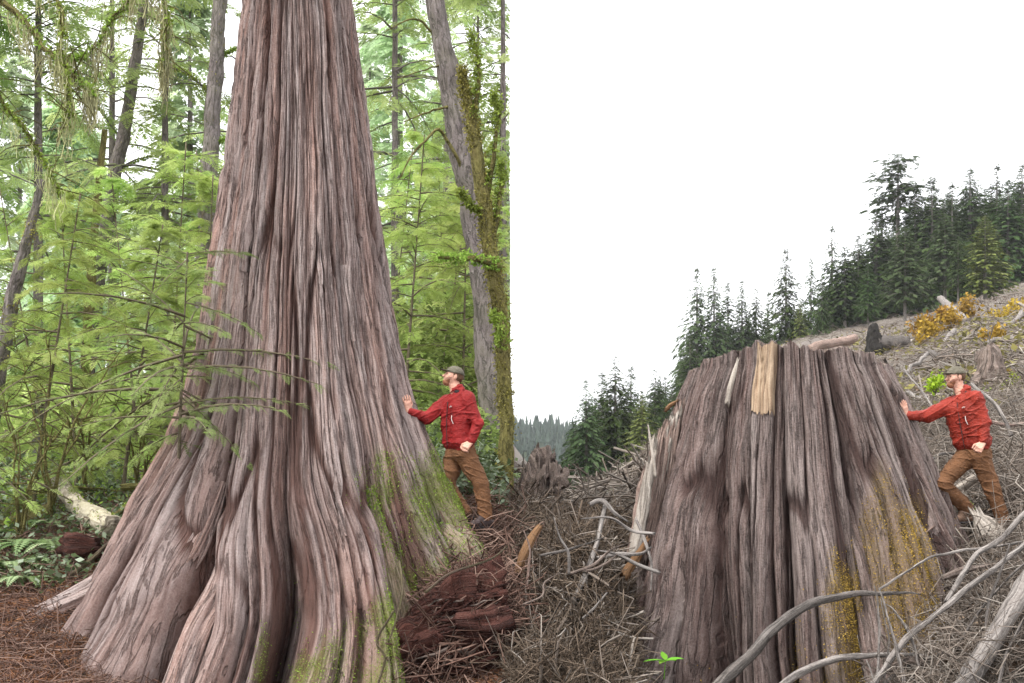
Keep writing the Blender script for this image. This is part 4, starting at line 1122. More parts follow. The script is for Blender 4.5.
# moss-hung boughs reaching in at the top left, from a maple standing just outside the photo
maple = empty("mossy_maple", at(-150, 640, 9.0)); tag(maple, "mossy maple whose lichen-hung boughs reach in across the top left corner", "tree")
b = MB(); tube(b, ats([(-150, 660, 9), (-140, 400, 9), (-120, 100, 9), (-110, -200, 9), (-100, -500, 9)]), [.22, .18, .16, .13, .05], 16, 60, .12, 4, 3, wob=.05)
adopt(b.build("trunk", M['mossy_bark']), maple)
rg = np.random.default_rng(77)
for k, (pts, r, nl) in enumerate([([(-115, -60, 9), (-40, -20, 8.9), (14, 12, 8.8), (45, 50, 8.7), (78, 78, 8.6), (92, 96, 8.55)], (.05, .035, .026, .018, .011, .004), 190),
                               ([(-112, -120, 9), (0, -60, 8.8), (52, -10, 8.6), (62, 45, 8.5), (67, 92, 8.5), (64, 125, 8.5)], (.05, .03, .015, .010, .007, .003), 110),
                               ([(-110, -180, 9), (40, -90, 8.7), (120, -30, 8.5), (165, 0, 8.4), (170, 40, 8.35), (165, 70, 8.35)], (.05, .03, .016, .008, .005, .003), 170),
                               ([(-112, -150, 9), (30, -60, 8.9), (128, -12, 8.8), (110, 20, 8.8), (92, 50, 8.8), (68, 62, 8.8)], (.05, .03, .014, .01, .006, .003), 110),
                               ([(-116, 20, 9), (-30, 60, 9.1), (10, 110, 9.2), (40, 150, 9.2), (62, 190, 9.2)], (.04, .025, .015, .008, .003), 60)]):
    q = MB(); P = ats(pts); Pn, Rn = tube(q, P, r, 7, 60, .25, 9, k, wob=.06)
    for s in range(16):
        i = rg.integers(18, 58); d = nrm(rg.normal(size=3) * [1, .6, .8] + [.4, 0, -.2]); l = rg.uniform(.15, .5)
        tube(q, [Pn[i], Pn[i] + d * l * .5 + rg.normal(0, .03, 3), Pn[i] + d * l + [0, 0, -.06]], [.006, .004, .0015], 4, 7, 0, 1, s, wob=.03)
    bo = adopt(q.build("branch", M['mossy_bark']), maple)
    mb = MB(); i = rg.integers(15, 60, 700); tufts(mb, Pn[i] + rg.normal(0, .012, (700, 3)), rg.normal(size=(700, 3)), .035, rg)
    o = mb.build("moss", M['moss'], None, False); o.parent = bo; o.location = -np.array(maple.location) - np.array(bo.location)
    mb = MB(); i = rg.choice(np.concatenate([rg.integers(18, 60, 6).repeat(6), np.arange(18, 60)]), nl * 2); c = Pn[i] + rg.normal(0, .022, (nl * 2, 3)); ln = rg.uniform(.05, .42, nl * 2) ** 1.2
    c[:, 2] -= ln / 2
    twigs(mb, c, np.tile([0, 0, 1.0], (nl * 2, 1)) + rg.normal(0, .12, (nl * 2, 3)), ln, rg.uniform(.002, .0045, nl * 2), rg, .12, 3, 5, .5)
    o = mb.build("hanging_lichen", M['lichen'], None, False); o.parent = bo; o.location = -np.array(maple.location) - np.array(bo.location)

# ---------------------------------------------------------------- logs, ferns and litter under the wood
def log(name, label, pts, r, mat, seed, cat="log", rough=.1, flute=.08, ns=22, n=60, wob=.04, jag=.03, group=None, moss=0, mossmat=None, tint=.6):
    P = ats(pts); b = MB(); Pn, Rn = tube(b, P, r, ns, n, rough, 5, seed, tint=tint, flute=flute, wob=wob, jag=jag)
    loc = P[0]
    o = b.build(name, mat, None, True, loc); tag(o, label, cat, group)
    if moss:
        rg = np.random.default_rng(seed); k = rg.integers(0, n, moss); d = nrm(rg.normal(size=(moss, 3)) * [1, 1, .6] + [0, 0, .9]); p = Pn[k] + d * Rn[k][:, None] * .96 + rg.normal(0, .01, (moss, 3))
        f = fbm(p[:, 0] * 3, p[:, 1] * 3, p[:, 2] * 3, seed=seed) > -.05
        mb = MB(); tufts(mb, p[f] - loc, d[f], .04, rg); mb.build("moss", mossmat or M['moss'], o, False)
    return o
log("fallen_log", "pale fallen log with a broken end lying on the fern bank", [(58, 482, 14.2), (70, 498, 13.6), (88, 512, 12.9), (113, 528, 12.2)], (.09, .10, .115, .13), M['log_bark'], 3, moss=500, jag=.06, rough=.15)
log("fallen_pole", "thin mossy pole leaning up behind the pale log", [(108, 520, 12.9), (150, 490, 13.2), (188, 466, 13.5)], (.03, .028, .02), M['mossy_bark'], 4, group="mossy poles on the left", moss=150)
log("fallen_pole", "mossy pole lying level behind the pale log, by the cedar", [(125, 487, 14), (165, 486, 14), (205, 484, 14.2)], (.045, .045, .04), M['mossy_bark'], 5, group="mossy poles on the left", moss=250)
log("fallen_pole", "thin mossy pole below the hemlock boughs left of the pale log", [(10, 500, 14.5), (60, 487, 14.5), (130, 492, 14.6)], (.03, .028, .02), M['mossy_bark'], 6, group="mossy poles on the left", moss=150)
log("mossy_log", "dark mossy log half sunk beside the ferns at the far left", [(-30, 545, 13.4), (15, 530, 13.4), (52, 512, 13.6)], (.16, .15, .12), M['mossy_bark'], 7, moss=900)
log("broken_wood", "brown broken wood block lying below the pale log", [(66, 546, 11.7), (82, 548, 11.6), (98, 547, 11.6)], (.10, .12, .08), M['rot_wood'], 8, "wood", .3, .4, jag=.08, wob=.1)
log("fallen_pole", "long bare brown stick running past the ferns to the cedar roots", [(-5, 620, 10.9), (50, 590, 11.1), (88, 562, 11.3), (118, 535, 11.5)], (.03, .028, .025, .015), M['root_bark'], 9, group="mossy poles on the left")
# rotten red log at the lower right of the wood
log_o = log("rotten_log", "crumbling dark red rotten log at the right foot of the cedar", [(398, 668, 9.9), (420, 648, 9.9), (455, 632, 9.9), (490, 620, 9.95), (506, 616, 10.0)], (.14, .22, .30, .32, .32), M['rot_wood'], 31, rough=.40, flute=.5, ns=90, n=200, wob=.14, jag=.1)
rg = np.random.default_rng(4)
for k in range(95):
    f = rg.random(); y0 = 592 + 84 * f; x0 = rg.uniform(405, 470); ln = rg.uniform(18, 60); dp = 9.62 + .5 * (f - .5) ** 2
    q = MB(); r_ = rg.uniform(.005, .015)
    tube(q, ats([(x0, y0 + rg.uniform(2, 8), dp), (x0 + ln * .5, y0 + rg.uniform(-5, 5), dp - rg.uniform(0, .08)), (min(x0 + ln, 508), y0 - rg.uniform(2, 12), dp)]), [r_ * .5, r_, r_ * .4], 8, 30, .4, 12, k, flute=.5, jag=.05, wob=.06)
    o = q.build("loose_fibre", M['rot_wood'] if k % 5 else M['wad_wood'], log_o); o.location = -np.array(log_o.location)
for k, pts in enumerate([[(370, 700, 9.2), (385, 660, 9.25), (378, 640, 9.3), (395, 610, 9.4)], [(398, 560, 10), (402, 600, 9.5), (390, 640, 9.3)], [(425, 590, 9.5), (450, 572, 9.6), (490, 560, 9.7), (509, 545, 9.8)]]):
    log("exposed_rootlet", ["thin rootlet curling up left of the red rotten log", "thin rootlet hanging beside the mossy cedar root", "thin rootlet trailing over the top of the rotten log"][k], pts, (.012, .011, .008), M['root_bark'], 20 + k, "root", ns=6, n=30, wob=.04, jag=0, group="rootlets by the rotten log")

def fern(px, Y, s, label, seed, n=11, mat='fern', group="sword ferns under the wood"):
    X = (px - CX) * Y / F; z = gz(X, Y); rg = np.random.default_rng(seed); root = empty("sword_fern", (X, Y, z)); tag(root, label, "fern", group)
    for k in range(n):
        a = k * 2.4 + rg.normal(0, .3); L = s * rg.uniform(.7, 1.1); t = np.linspace(0, 1, 22)
        r = L * (t * .85); h = L * (.62 * t - .62 * t ** 2.3) + .03
        P = np.stack([np.cos(a) * r, np.sin(a) * r, h], 1); b1 = np.array([-math.sin(a), math.cos(a), 0]); tg = nrm(np.gradient(P, axis=0))
        b = MB(); tube(b, P, [.006, .002], 3, 12)
        w = s * .13 * np.sin(np.pi * np.clip(t * .95 + .08, 0, 1)) ** .6
        for sd in (-1, 1):
            d = b1 * sd + tg * .35
            V = np.stack([P, P + d * w[:, None] * .4 + tg * .013 * s * 2, P + d * w[:, None] + [0, 0, -.01], P + d * w[:, None] * .4 - tg * .013 * s * 2], 1)
            b.add(V.reshape(-1, 3), np.arange(len(t) * 4).reshape(-1, 4), None, None, np.full(len(t) * 4, rg.uniform(.2, 1)))
        b.build("frond", M[mat], root, False)
for k, (px, Y, s, lb) in enumerate([(10, 11.7, 0.78, "sword fern at the far left edge, lowest on the bank"), (34, 12.3, 0.83, "large sword fern in the middle of the fern bank"), (62, 12.1, 0.69, "sword fern nearest the brown broken wood block"), (14, 13, .6, "sword fern behind the lowest fern at the left edge"),
                                    (50, 13.2, .5, "sword fern just left of the pale fallen log"), (100, 12.8, .42, "small sword fern below the tip of the pale log"), (24, 11.2, .5, "sword fern lying low in front of the fern bank"), (130, 13.6, .5, "sword fern right of the pale log by the cedar roots"),
                                    (440, 14.5, .5, "fern directly behind the knees of the man at the cedar"), (478, 14, .5, "fern right of the man at the cedar, near the edge of the wood"), (502, 15, .55, "fern at the foot of the mossy snag"), (425, 16.5, .6, "fern behind the elbow of the man at the cedar")]):
    fern(px, Y, s, lb, 200 + k)

def scatter_px(rg, n, px0, px1, Y0, Y1, xmin=None, xmax=None):
    px = rg.uniform(px0, px1, n); Y = rg.uniform(Y0 ** .6, Y1 ** .6, n) ** (1 / .6); X = (px - CX) * Y / F
    if xmax is not None: m = X < xmax; X, Y = X[m], Y[m]
    if xmin is not None: m = X > xmin; X, Y = X[m], Y[m]
    return np.stack([X, Y, ground_z(X, Y)], 1)
rg = np.random.default_rng(300)
def leaves_on(C, size, rg, name, mat, label, cat, h=.12, n_per=1):
    n = len(C); mb = MB(); P = C + np.stack([rg.normal(0, .05, n), rg.normal(0, .05, n), rg.uniform(0, h, n)], 1)
    d = nrm(rg.normal(size=(n, 3)) * [1, 1, .5]); b = nrm(np.cross(d, [0, 0, 1.0] + rg.normal(0, .5, (n, 3)))); s = size * rg.uniform(.5, 1.3, (n, 1))
    V = np.stack([P, P + d * s * .5 + b * s * .33, P + d * s, P + d * s * .5 - b * s * .33], 1)
    mb.add(V.reshape(-1, 3), np.arange(4 * n).reshape(-1, 4), None, None, np.repeat(rg.random(n), 4))
    return tag(mb.build(name, mat, None, False), label, cat, kind="stuff")
def twig_stuff(C, rg, L, R, mat, name, label, lift=.05, flat=.25, bend=.25, npt=4):
    n = len(C); P = C.copy(); P[:, 2] += rg.uniform(0, 1, n) ** 2 * lift
    D = rg.normal(size=(n, 3)) * [1, 1, flat]
    mb = MB(); twigs(mb, P, D, rg.uniform(L[0], L[1], n), rg.uniform(R[0], R[1], n), rg, bend, 3, npt)
    return tag(mb.build(name, mat), label, "litter", kind="stuff")
C = scatter_px(rg, 9000, -80, 512, 8.5, 15, xmax=-.03)
twig_stuff(C, rg, (.12, .65), (.003, .009), M['litter'], "twig_litter", "fallen twigs and dead roots covering the forest floor", .10, .2)
C = scatter_px(rg, 26000, -80, 512, 8.4, 13, xmax=-.02)
twig_stuff(C, rg, (.04, .16), (.003, .007), M['needles'], "needle_litter", "rusty fallen cedar needles covering the forest floor", .05, .4)
C = scatter_px(rg, 2400, 392, 512, 9.6, 12.0, xmax=-.03); C[:, 2] += .42 * np.exp(-((C[:, 1] - 10.0) / .45) ** 2) * sstep(-.95, -.6, C[:, 0])
twig_stuff(C, rg, (.3, .9), (.004, .012), M['litter'], "twig_heap", "heap of dead twigs beside the boots at the living cedar", .28, .3, .35)
C = scatter_px(rg, 9500, -60, 135, 10.9, 24, xmax=-.03)
leaves_on(C, .085, rg, "ground_cover", M['salal'], "low leafy plants covering the bank left of the cedar", "plants", .22)
C = scatter_px(rg, 9000, 395, 514, 12.2, 22, xmax=-.12)
leaves_on(C, .10, rg, "ground_cover", M['salal'], "pale leafy plants covering the bank behind the man at the cedar", "plants", .35)
C = scatter_px(rg, 9000, -80, 512, 22, 60, xmax=-.5)
leaves_on(C, .35, rg, "undergrowth", M['young'], "green undergrowth filling the depth of the living wood", "plants", 1.6)
C = scatter_px(rg, 3600, 400, 514, 14.5, 20, xmax=-.16)
leaves_on(C, .11, rg, "undergrowth", M['bush'], "green bushy undergrowth behind the man at the cedar", "plants", .7)
C = scatter_px(rg, 9000, 385, 514, 19, 30, xmax=-.25)
leaves_on(C, .16, rg, "undergrowth", M['bush'], "deep green undergrowth between the cedar and the mossy snag", "plants", 2.4)
C = scatter_px(rg, 5000, -60, 500, 13, 24, xmax=-.1)
leaves_on(C, .12, rg, "moss_carpet", M['moss'], "mossy ground cover under the young hemlocks", "plants", .12)
M['chip'] = leaf_mat("bark_chips", (0.11, 0.07, 0.05), 0.7, 0.0, (0.25, 0.18, 0.13), .9)

# ---------------------------------------------------------------- the cutover on the right
# conifers of the standing forest along the ridge
rg = np.random.default_rng(500)
def fir_proto(H, c0, R, nb, shape, droop, gaps, size, seed, tr=.18, ns=3):
    return conifer_geo(H, c0, R, nb, ns, SP_FIR, size, np.random.default_rng(seed), tr, .05, droop, shape, gaps)
PROTO = {'spire': (fir_proto(20, .06, 2.7, 330, .95, .35, .05, .85, 1), 'fir'), 'full': (fir_proto(20, .04, 4.2, 420, .85, .32, .0, 1.0, 2), 'fir'),
         'tall': (fir_proto(20, .30, 3.0, 260, .75, .38, .05, .9, 3), 'fir'), 'thin': (fir_proto(20, .15, 2.3, 260, .7, .35, .14, .75, 4, .16), 'fir_grey'),
         'round': (fir_proto(20, .62, 3.0, 130, .35, .15, .12, .85, 5, .22), 'fir'), 'grey': (fir_proto(20, .26, 3.8, 300, .65, .35, .08, 1.0, 6), 'fir_grey'),
         'yellow': (fir_proto(20, .08, 4.2, 330, .75, .3, .0, 1.0, 7), 'fir_yel'), 'full2': (fir_proto(20, .06, 3.7, 380, .75, .38, .08, .95, 8), 'fir'),
         'spire2': (fir_proto(20, .06, 3.2, 400, .85, .4, .06, .85, 9), 'fir_grey')}
G_RIDGE = "conifers of the standing forest on the ridge"
first = {}
def ridge_tree(px, top, base, Y, kind, label, widen=1.0):
    p = at(px, base, Y); h = (base - top) * Y / F; widen = widen * (1.0 if px < 830 else 1.45) * (1.2 if 770 < px < 790 or px < 680 else 1.12) * (1.3 if 690 < px < 765 else 1.0) * (1.25 if px < 680 else 1.0)
    p[2] = min(p[2], gz(p[0], p[1]) + .3) if base > 400 else p[2]
    h = EYE + (CY - top) * Y / F - p[2]
    if kind not in first:
        geo, lm = PROTO[kind]
        t = tree_thing("conifer", label, G_RIDGE, geo, (0, 0, 0), M[lm], M['far_bark']); first[kind] = t
    else:
        t = copy_tree(first[kind])
    t["label"] = label; s = h / 20.0; w = s * widen * rg.uniform(.92, 1.08)
    t.location = p; t.scale = (w, w, s); t.rotation_euler = (0, 0, rg.uniform(0, 6.28))
for px, top, base, Y, kind, lb, w in [
    (586, 380, 490, 95, 'spire2', "narrow conifer at the left end of the standing forest, above the root wad", 1.1), (602, 372, 490, 105, 'full', "bushy dark conifer second from the left end of the standing forest", 1), (615, 356, 487, 100, 'full2', "tallest conifer of the low clump left of the stump", 1),
    (631, 366, 484, 108, 'full', "broad conifer right of the tallest one in the low clump", 1), (655, 369, 474, 112, 'full2', "dark conifer just left of the stump's splintered edge", 1), (642, 395, 480, 90, 'yellow', "short lighter conifer in front of the low clump left of the stump", 1), (672, 385, 455, 115, 'full', "low dark conifer between the clump and the tall spires", 1), (575, 420, 495, 120, 'spire', "short conifer tip at the far left of the low clump", 1.2),
    (697, 268, 420, 125, 'spire2', "leftmost of the tall feathery spires behind the stump", 1), (714, 267, 410, 125, 'spire2', "tall feathery spire second from the left behind the stump", .9), (728, 280, 405, 130, 'thin', "thin feathery spire between two tall ones behind the stump", 1.1), (742, 280, 400, 128, 'spire2', "feathery spire above the left part of the stump top", .9),
    (756, 288, 395, 130, 'full2', "dark conifer above the pale patch of the stump", .9), (768, 291, 390, 135, 'spire', "short spire left of the big pyramidal conifer", 1.1), (786, 248, 375, 120, 'full', "big pyramidal conifer standing above the middle of the stump", 1), (811, 257, 365, 128, 'thin', "sparse thin conifer right of the big pyramidal one", 1), (690, 330, 430, 118, 'full', "bushy conifer filling the foot of the tall spires", 1),
    (800, 300, 365, 118, 'yellow', "low yellowish conifer above the right part of the stump top", .9), (832, 226, 352, 118, 'spire', "tall narrow spire with a bare tip on the slope", 1), (845, 245, 348, 116, 'tall', "conifer with a bare pale lower trunk right of the bare-tipped spire", 1), (858, 235, 345, 120, 'full2', "dark conifer left of the round-topped one on the slope", 1), (876, 208, 340, 122, 'full', "broad dark conifer below the sparse round-topped one", 1),
    (882, 196, 335, 126, 'spire', "dark spire close to the round-topped conifer", 1), (898, 155, 330, 124, 'round', "tall conifer with a sparse rounded top rising clear of the ridge", 0.85), (905, 228, 330, 100, 'grey', "pale grey-green conifer at the forest edge right of the dark log", 1), (915, 190, 322, 122, 'full2', "dark conifer right of the round-topped one", 1),
    (932, 177, 318, 120, 'full', "dark broad conifer in the middle of the right-hand stand", 1), (945, 215, 312, 104, 'grey', "grey-green conifer in front of the right-hand stand", 1), (952, 182, 312, 120, 'spire', "dark spire in the right-hand stand", 1), (970, 168, 306, 122, 'full2', "tall dark conifer with a thick top in the right-hand stand", 1.1),
    (985, 216, 300, 98, 'yellow', "yellow-green young conifer in front of the right-hand stand", 1.1), (997, 164, 298, 125, 'spire', "spire with a knobbed tip near the right edge", 1), (1008, 180, 294, 118, 'full', "dark conifer near the right edge of the photo", 1), (1022, 164, 290, 120, 'full2', "tall dark conifer cut by the right edge of the photo", 1.1),
    (958, 240, 312, 98, 'tall', "slender conifer with a pale bare stem in front of the right-hand stand", .8), (868, 262, 342, 106, 'tall', "conifer with a pale bare stem left of the grey-green edge tree", .8), (822, 272, 358, 112, 'full2', "bushy dark conifer below the bare-tipped spire", .9)]:
    ridge_tree(px, top, base, Y, kind, lb, w)
kinds = ['full', 'full2', 'spire', 'tall', 'spire2']
for k in range(90):                                   # the packed trees behind the front row
    px = 574 + k * 5.7 + rg.uniform(-6, 6)
    sky_y = np.interp(px, [570, 600, 650, 680, 720, 780, 820, 850, 880, 930, 1000, 1080], [430, 395, 392, 345, 325, 310, 295, 262, 228, 198, 186, 180])
    base = np.interp(px, [570, 650, 700, 780, 850, 900, 1000, 1080], [492, 470, 420, 375, 348, 330, 298, 280])
    ridge_tree(px, sky_y + rg.uniform(-4, 16), base - 6, rg.uniform(130, 165), kinds[int(rg.integers(5))], "dark conifer packed in behind the front row of the ridge forest", 1.05)

# far hill across the valley, wooded
hx = np.linspace(-420, 420, 120); hy = np.linspace(400, 1100, 60); HX, HY = np.meshgrid(hx, hy)
def hill_z(X, Y):
    px = CX + F * X / Y
    sk = np.interp(px, [300, 500, 516, 535, 556, 575, 620, 720, 900], [425, 432, 436, 434, 430, 438, 445, 450, 455])
    z = EYE + (CY - sk) * 650 / F
    return -25 + (z + 25) * sstep(410, 650, Y) + 2.5 * fbm(X * .02, Y * .02, seed=2)
b = MB(); nx_ = 120; i = np.arange(59)[:, None] * nx_; j = np.arange(119)[None]
b.add(np.stack([HX, HY, hill_z(HX, HY)], -1).reshape(-1, 3), np.stack([i + j, i + j + 1, i + nx_ + j + 1, i + nx_ + j], -1).reshape(-1, 4), None, np.stack([HX, HY], -1).reshape(-1, 2))
hm = NT("far_forest_floor"); M['far_floor'] = hm.done(hm.ramp(hm.noise(hm.coord("Object"), .05, 4), [(.3, (.02, .03, .018)), (.7, (.05, .065, .035))]), .95)
tag(b.build("far_hill", M['far_floor']), kind="structure")
n = 1500; X = rg.uniform(-20, 165, n); Y = rg.uniform(430, 665, n); Z = hill_z(X, Y); mb = MB()
for k in range(n):
    h = rg.uniform(6.5, 12); r = h * rg.uniform(.15, .22); m = 9
    for q, (f, z0, z1) in enumerate(((1, 0, .55), (.72, .3, .8), (.42, .6, 1.0))):
        a = np.arange(m) * 2 * np.pi / m + rg.uniform(0, 1); rr = r * f * rg.uniform(.6, 1.3, m)
        V = np.concatenate([np.stack([X[k] + np.cos(a) * rr, Y[k] + np.sin(a) * rr, Z[k] + h * z0 + rg.uniform(-.06, .06, m) * h], 1), [[X[k], Y[k], Z[k] + h * z1]]])
        mb.add(V, None, np.stack([np.arange(m), (np.arange(m) + 1) % m, np.full(m, m)], 1), None, np.full(m + 1, rg.random()))
tag(mb.build("far_forest", M['fir_blue'], None, False), "distant hazy conifer forest on the hill across the valley", "forest", kind="stuff")

# upturned root wad on the left
def blob(name, label, cat, cones, h, mat, pad=.25, nz=.03, k=.05, seed=3):
    A = np.array([c[0] for c in cones] + [c[1] for c in cones]); D = SDF(A.min(0) - pad, A.max(0) + pad, h)
    for a, b_, ra, rb in cones: D.cone(a, b_, ra, rb, k)
    D.noise(lambda p: nz * (fbm(p[:, 0] * 9, p[:, 1] * 9, p[:, 2] * 3, seed=seed, octs=3) * 1.2 + np.abs(vnoise(p[:, 0] * 16, p[:, 1] * 16, p[:, 2] * 4, seed=seed + 4))))
    V, Q = D.mesh(); loc = np.array([A[:, 0].mean(), A[:, 1].mean(), A[:, 2].min()]); mb = MB()
    d = nrm(np.array(cones[0][1]) - np.array(cones[0][0])); q = V - loc
    uv = np.stack([np.arctan2(q[:, 0], q[:, 1]) * .4 + q[:, 0], q @ d], 1)
    mb.add(V - loc, Q, None, uv, .6); o = mb.build(name, mat); o.location = loc
    return tag(o, label, cat)
A_ = lambda *p: at(*p)
blob("root_wad", "splintered upturned root wad with clawing roots at the far left of the cutover", "stump", [
    (A_(524, 535, 14.6), A_(541, 462, 14.6), .34, .20), (A_(541, 470, 14.6), A_(537, 446, 14.6), .17, .05), (A_(544, 468, 14.6), A_(548, 447, 14.7), .12, .04), (A_(545, 475, 14.5), A_(572, 466, 14.3), .13, .045),
    (A_(545, 480, 14.5), A_(568, 485, 14.2), .13, .04), (A_(540, 490, 14.5), A_(565, 497, 14.3), .14, .05), (A_(535, 500, 14.5), A_(556, 512, 14.2), .15, .06), (A_(548, 474, 14.4), A_(561, 459, 14.3), .08, .03),
    (A_(528, 525, 14.6), A_(519, 505, 14.6), .16, .08),     (A_(540, 460, 14.5), A_(530, 450, 14.3), .06, .015), (A_(547, 468, 14.4), A_(557, 450, 14.4), .05, .012), (A_(550, 490, 14.3), A_(578, 492, 14.1), .06, .015), (A_(543, 500, 14.3), A_(572, 506, 14.1), .06, .02), (A_(530, 510, 14.4), A_(521, 486, 14.3), .07, .02),
    (A_(560, 471, 14.35), A_(575, 474, 14.2), .05, .02), (A_(556, 484, 14.3), A_(562, 474, 14.1), .05, .02)], .02, M['wad_wood'], nz=.12)
def plank(name, label, pts, w, mat, seed, group=None, cat="wood"):
    P = ats(pts); b = MB(); w = np.asarray(w, float)
    tube(b, P, w, 22, 50, .12, 8, seed, tint=.5, flute=.32, jag=w.max() * .9, wob=.03, flat=.45)
    return tag(b.build(name, mat, None, True, P[0]), label, cat, group)
plank("orange_slab", "orange split slab standing in the slash at the left edge of the cutover", [(517, 572, 10.3), (522, 556, 10.3), (530, 540, 10.35), (538, 528, 10.4)], (.030, .034, .033, .028), M['orange_wood'], 3)
plank("rotten_slab", "dark red rotten slab lying below the root wad", [(522, 540, 13.4), (545, 534, 13.4), (575, 526, 13.5), (598, 518, 13.6)], (.10, .13, .12, .06), M['rot_wood'], 4)
plank("broken_slab", "brownish slab lying against the foot of the root wad", [(519, 512, 14), (545, 512, 14), (575, 516, 14.1)], (.08, .09, .06), M['wad_wood'], 5)
for k, (pts, w, lb) in enumerate([([(598, 700, 9.7), (596, 660, 9.9), (590, 622, 10.1)], (.07, .065, .05), "broad split slab standing at the bottom left of the stump"), ([(612, 700, 9.7), (609, 665, 9.85), (603, 632, 10.0)], (.028, .028, .02), "narrow split slab right of the broad one by the stump"), ([(624, 700, 9.6), (620, 668, 9.75), (612, 640, 9.9)], (.022, .02, .015), "thin split slab touching the left flank of the stump"),
                               ([(626, 575, 10.6), (634, 560, 10.6), (645, 540, 10.6)], (.05, .04, .02), "ochre wood chunk wedged under the stump's left edge")]):
    plank("split_slab", lb, pts, w, M['orange_wood'] if k == 3 else M['splinter'], 30 + k, "split slabs at the foot of the stump")

# slash pile to the left of the stump
def pile_z(X, Y):
    px = CX + F * X / Y
    return np.exp(-((px - 584) / 34) ** 2) * np.exp(-((Y - 10.9) / 0.9) ** 2) * .62
C = scatter_px(rg, 16000, 510, 626, 9.0, 13.5, xmin=.02); C[:, 2] += pile_z(C[:, 0], C[:, 1])
twig_stuff(C, rg, (.08, .5), (.003, .009), M['slash_brown'], "brush_pile", "tangled brown brush heaped left of the stump", .30, .7, .7, 5)
C = scatter_px(rg, 900, 512, 626, 9.2, 13.5, xmin=.05); C[:, 2] += pile_z(C[:, 0], C[:, 1])
twig_stuff(C, rg, (.25, .9), (.004, .011), M['slash'], "dead_twigs", "pale dead twigs lying on the brush left of the stump", .35, .5, .3, 6)
C = scatter_px(rg, 380, 514, 626, 9.0, 13.0, xmin=.12); C[:, 2] += pile_z(C[:, 0], C[:, 1])
twig_stuff(C, rg, (.3, .9), (.008, .022), M['slash'], "broken_sticks", "broken grey sticks in the brush left of the stump", .30, .5, .2, 5)
C = scatter_px(rg, 5200, 512, 1040, 8.6, 13.0, xmin=.06); C[:, 2] += pile_z(C[:, 0], C[:, 1])
leaves_on(C, .10, rg, "bark_chips", M['chip'], "loose chips of bark lying in the brush around the stump", "litter", .22)
pm = MB(); uu = np.linspace(512, 628, 60); vv = np.linspace(9.2, 12.8, 50); U_, V_ = np.meshgrid(uu, vv); X = (U_ - CX) * V_ / F
Zp = ground_z(X, V_) + pile_z(X, V_) - .03 + .08 * fbm(X * 5, V_ * 5, seed=8, octs=3); Zp -= .5 * (1 - sstep(0, .12, (U_ - 512) / 116) * sstep(0, .12, (628 - U_) / 116) * sstep(0, .15, (V_ - 9.2) / 3.6) * sstep(0, .15, (12.8 - V_) / 3.6)) ** 2
i = np.arange(49)[:, None] * 60; j = np.arange(59)[None]
pm.add(np.stack([X, V_, Zp], -1).reshape(-1, 3), np.stack([i + j, i + j + 1, i + 61 + j, i + 60 + j], -1).reshape(-1, 4), None, np.stack([X, V_], -1).reshape(-1, 2), 1.0)
tag(pm.build("soil_mound", M['ground']), kind="structure")
def clear_boots(C):                                  # trodden clear round the man's boots
    x, y = proj(C); return C[~((x > 925) & (x < 1022) & (y > 470) & (y < 566) & (C[:, 1] < 11.9))]
BR = "bare grey branches lying about the stump"
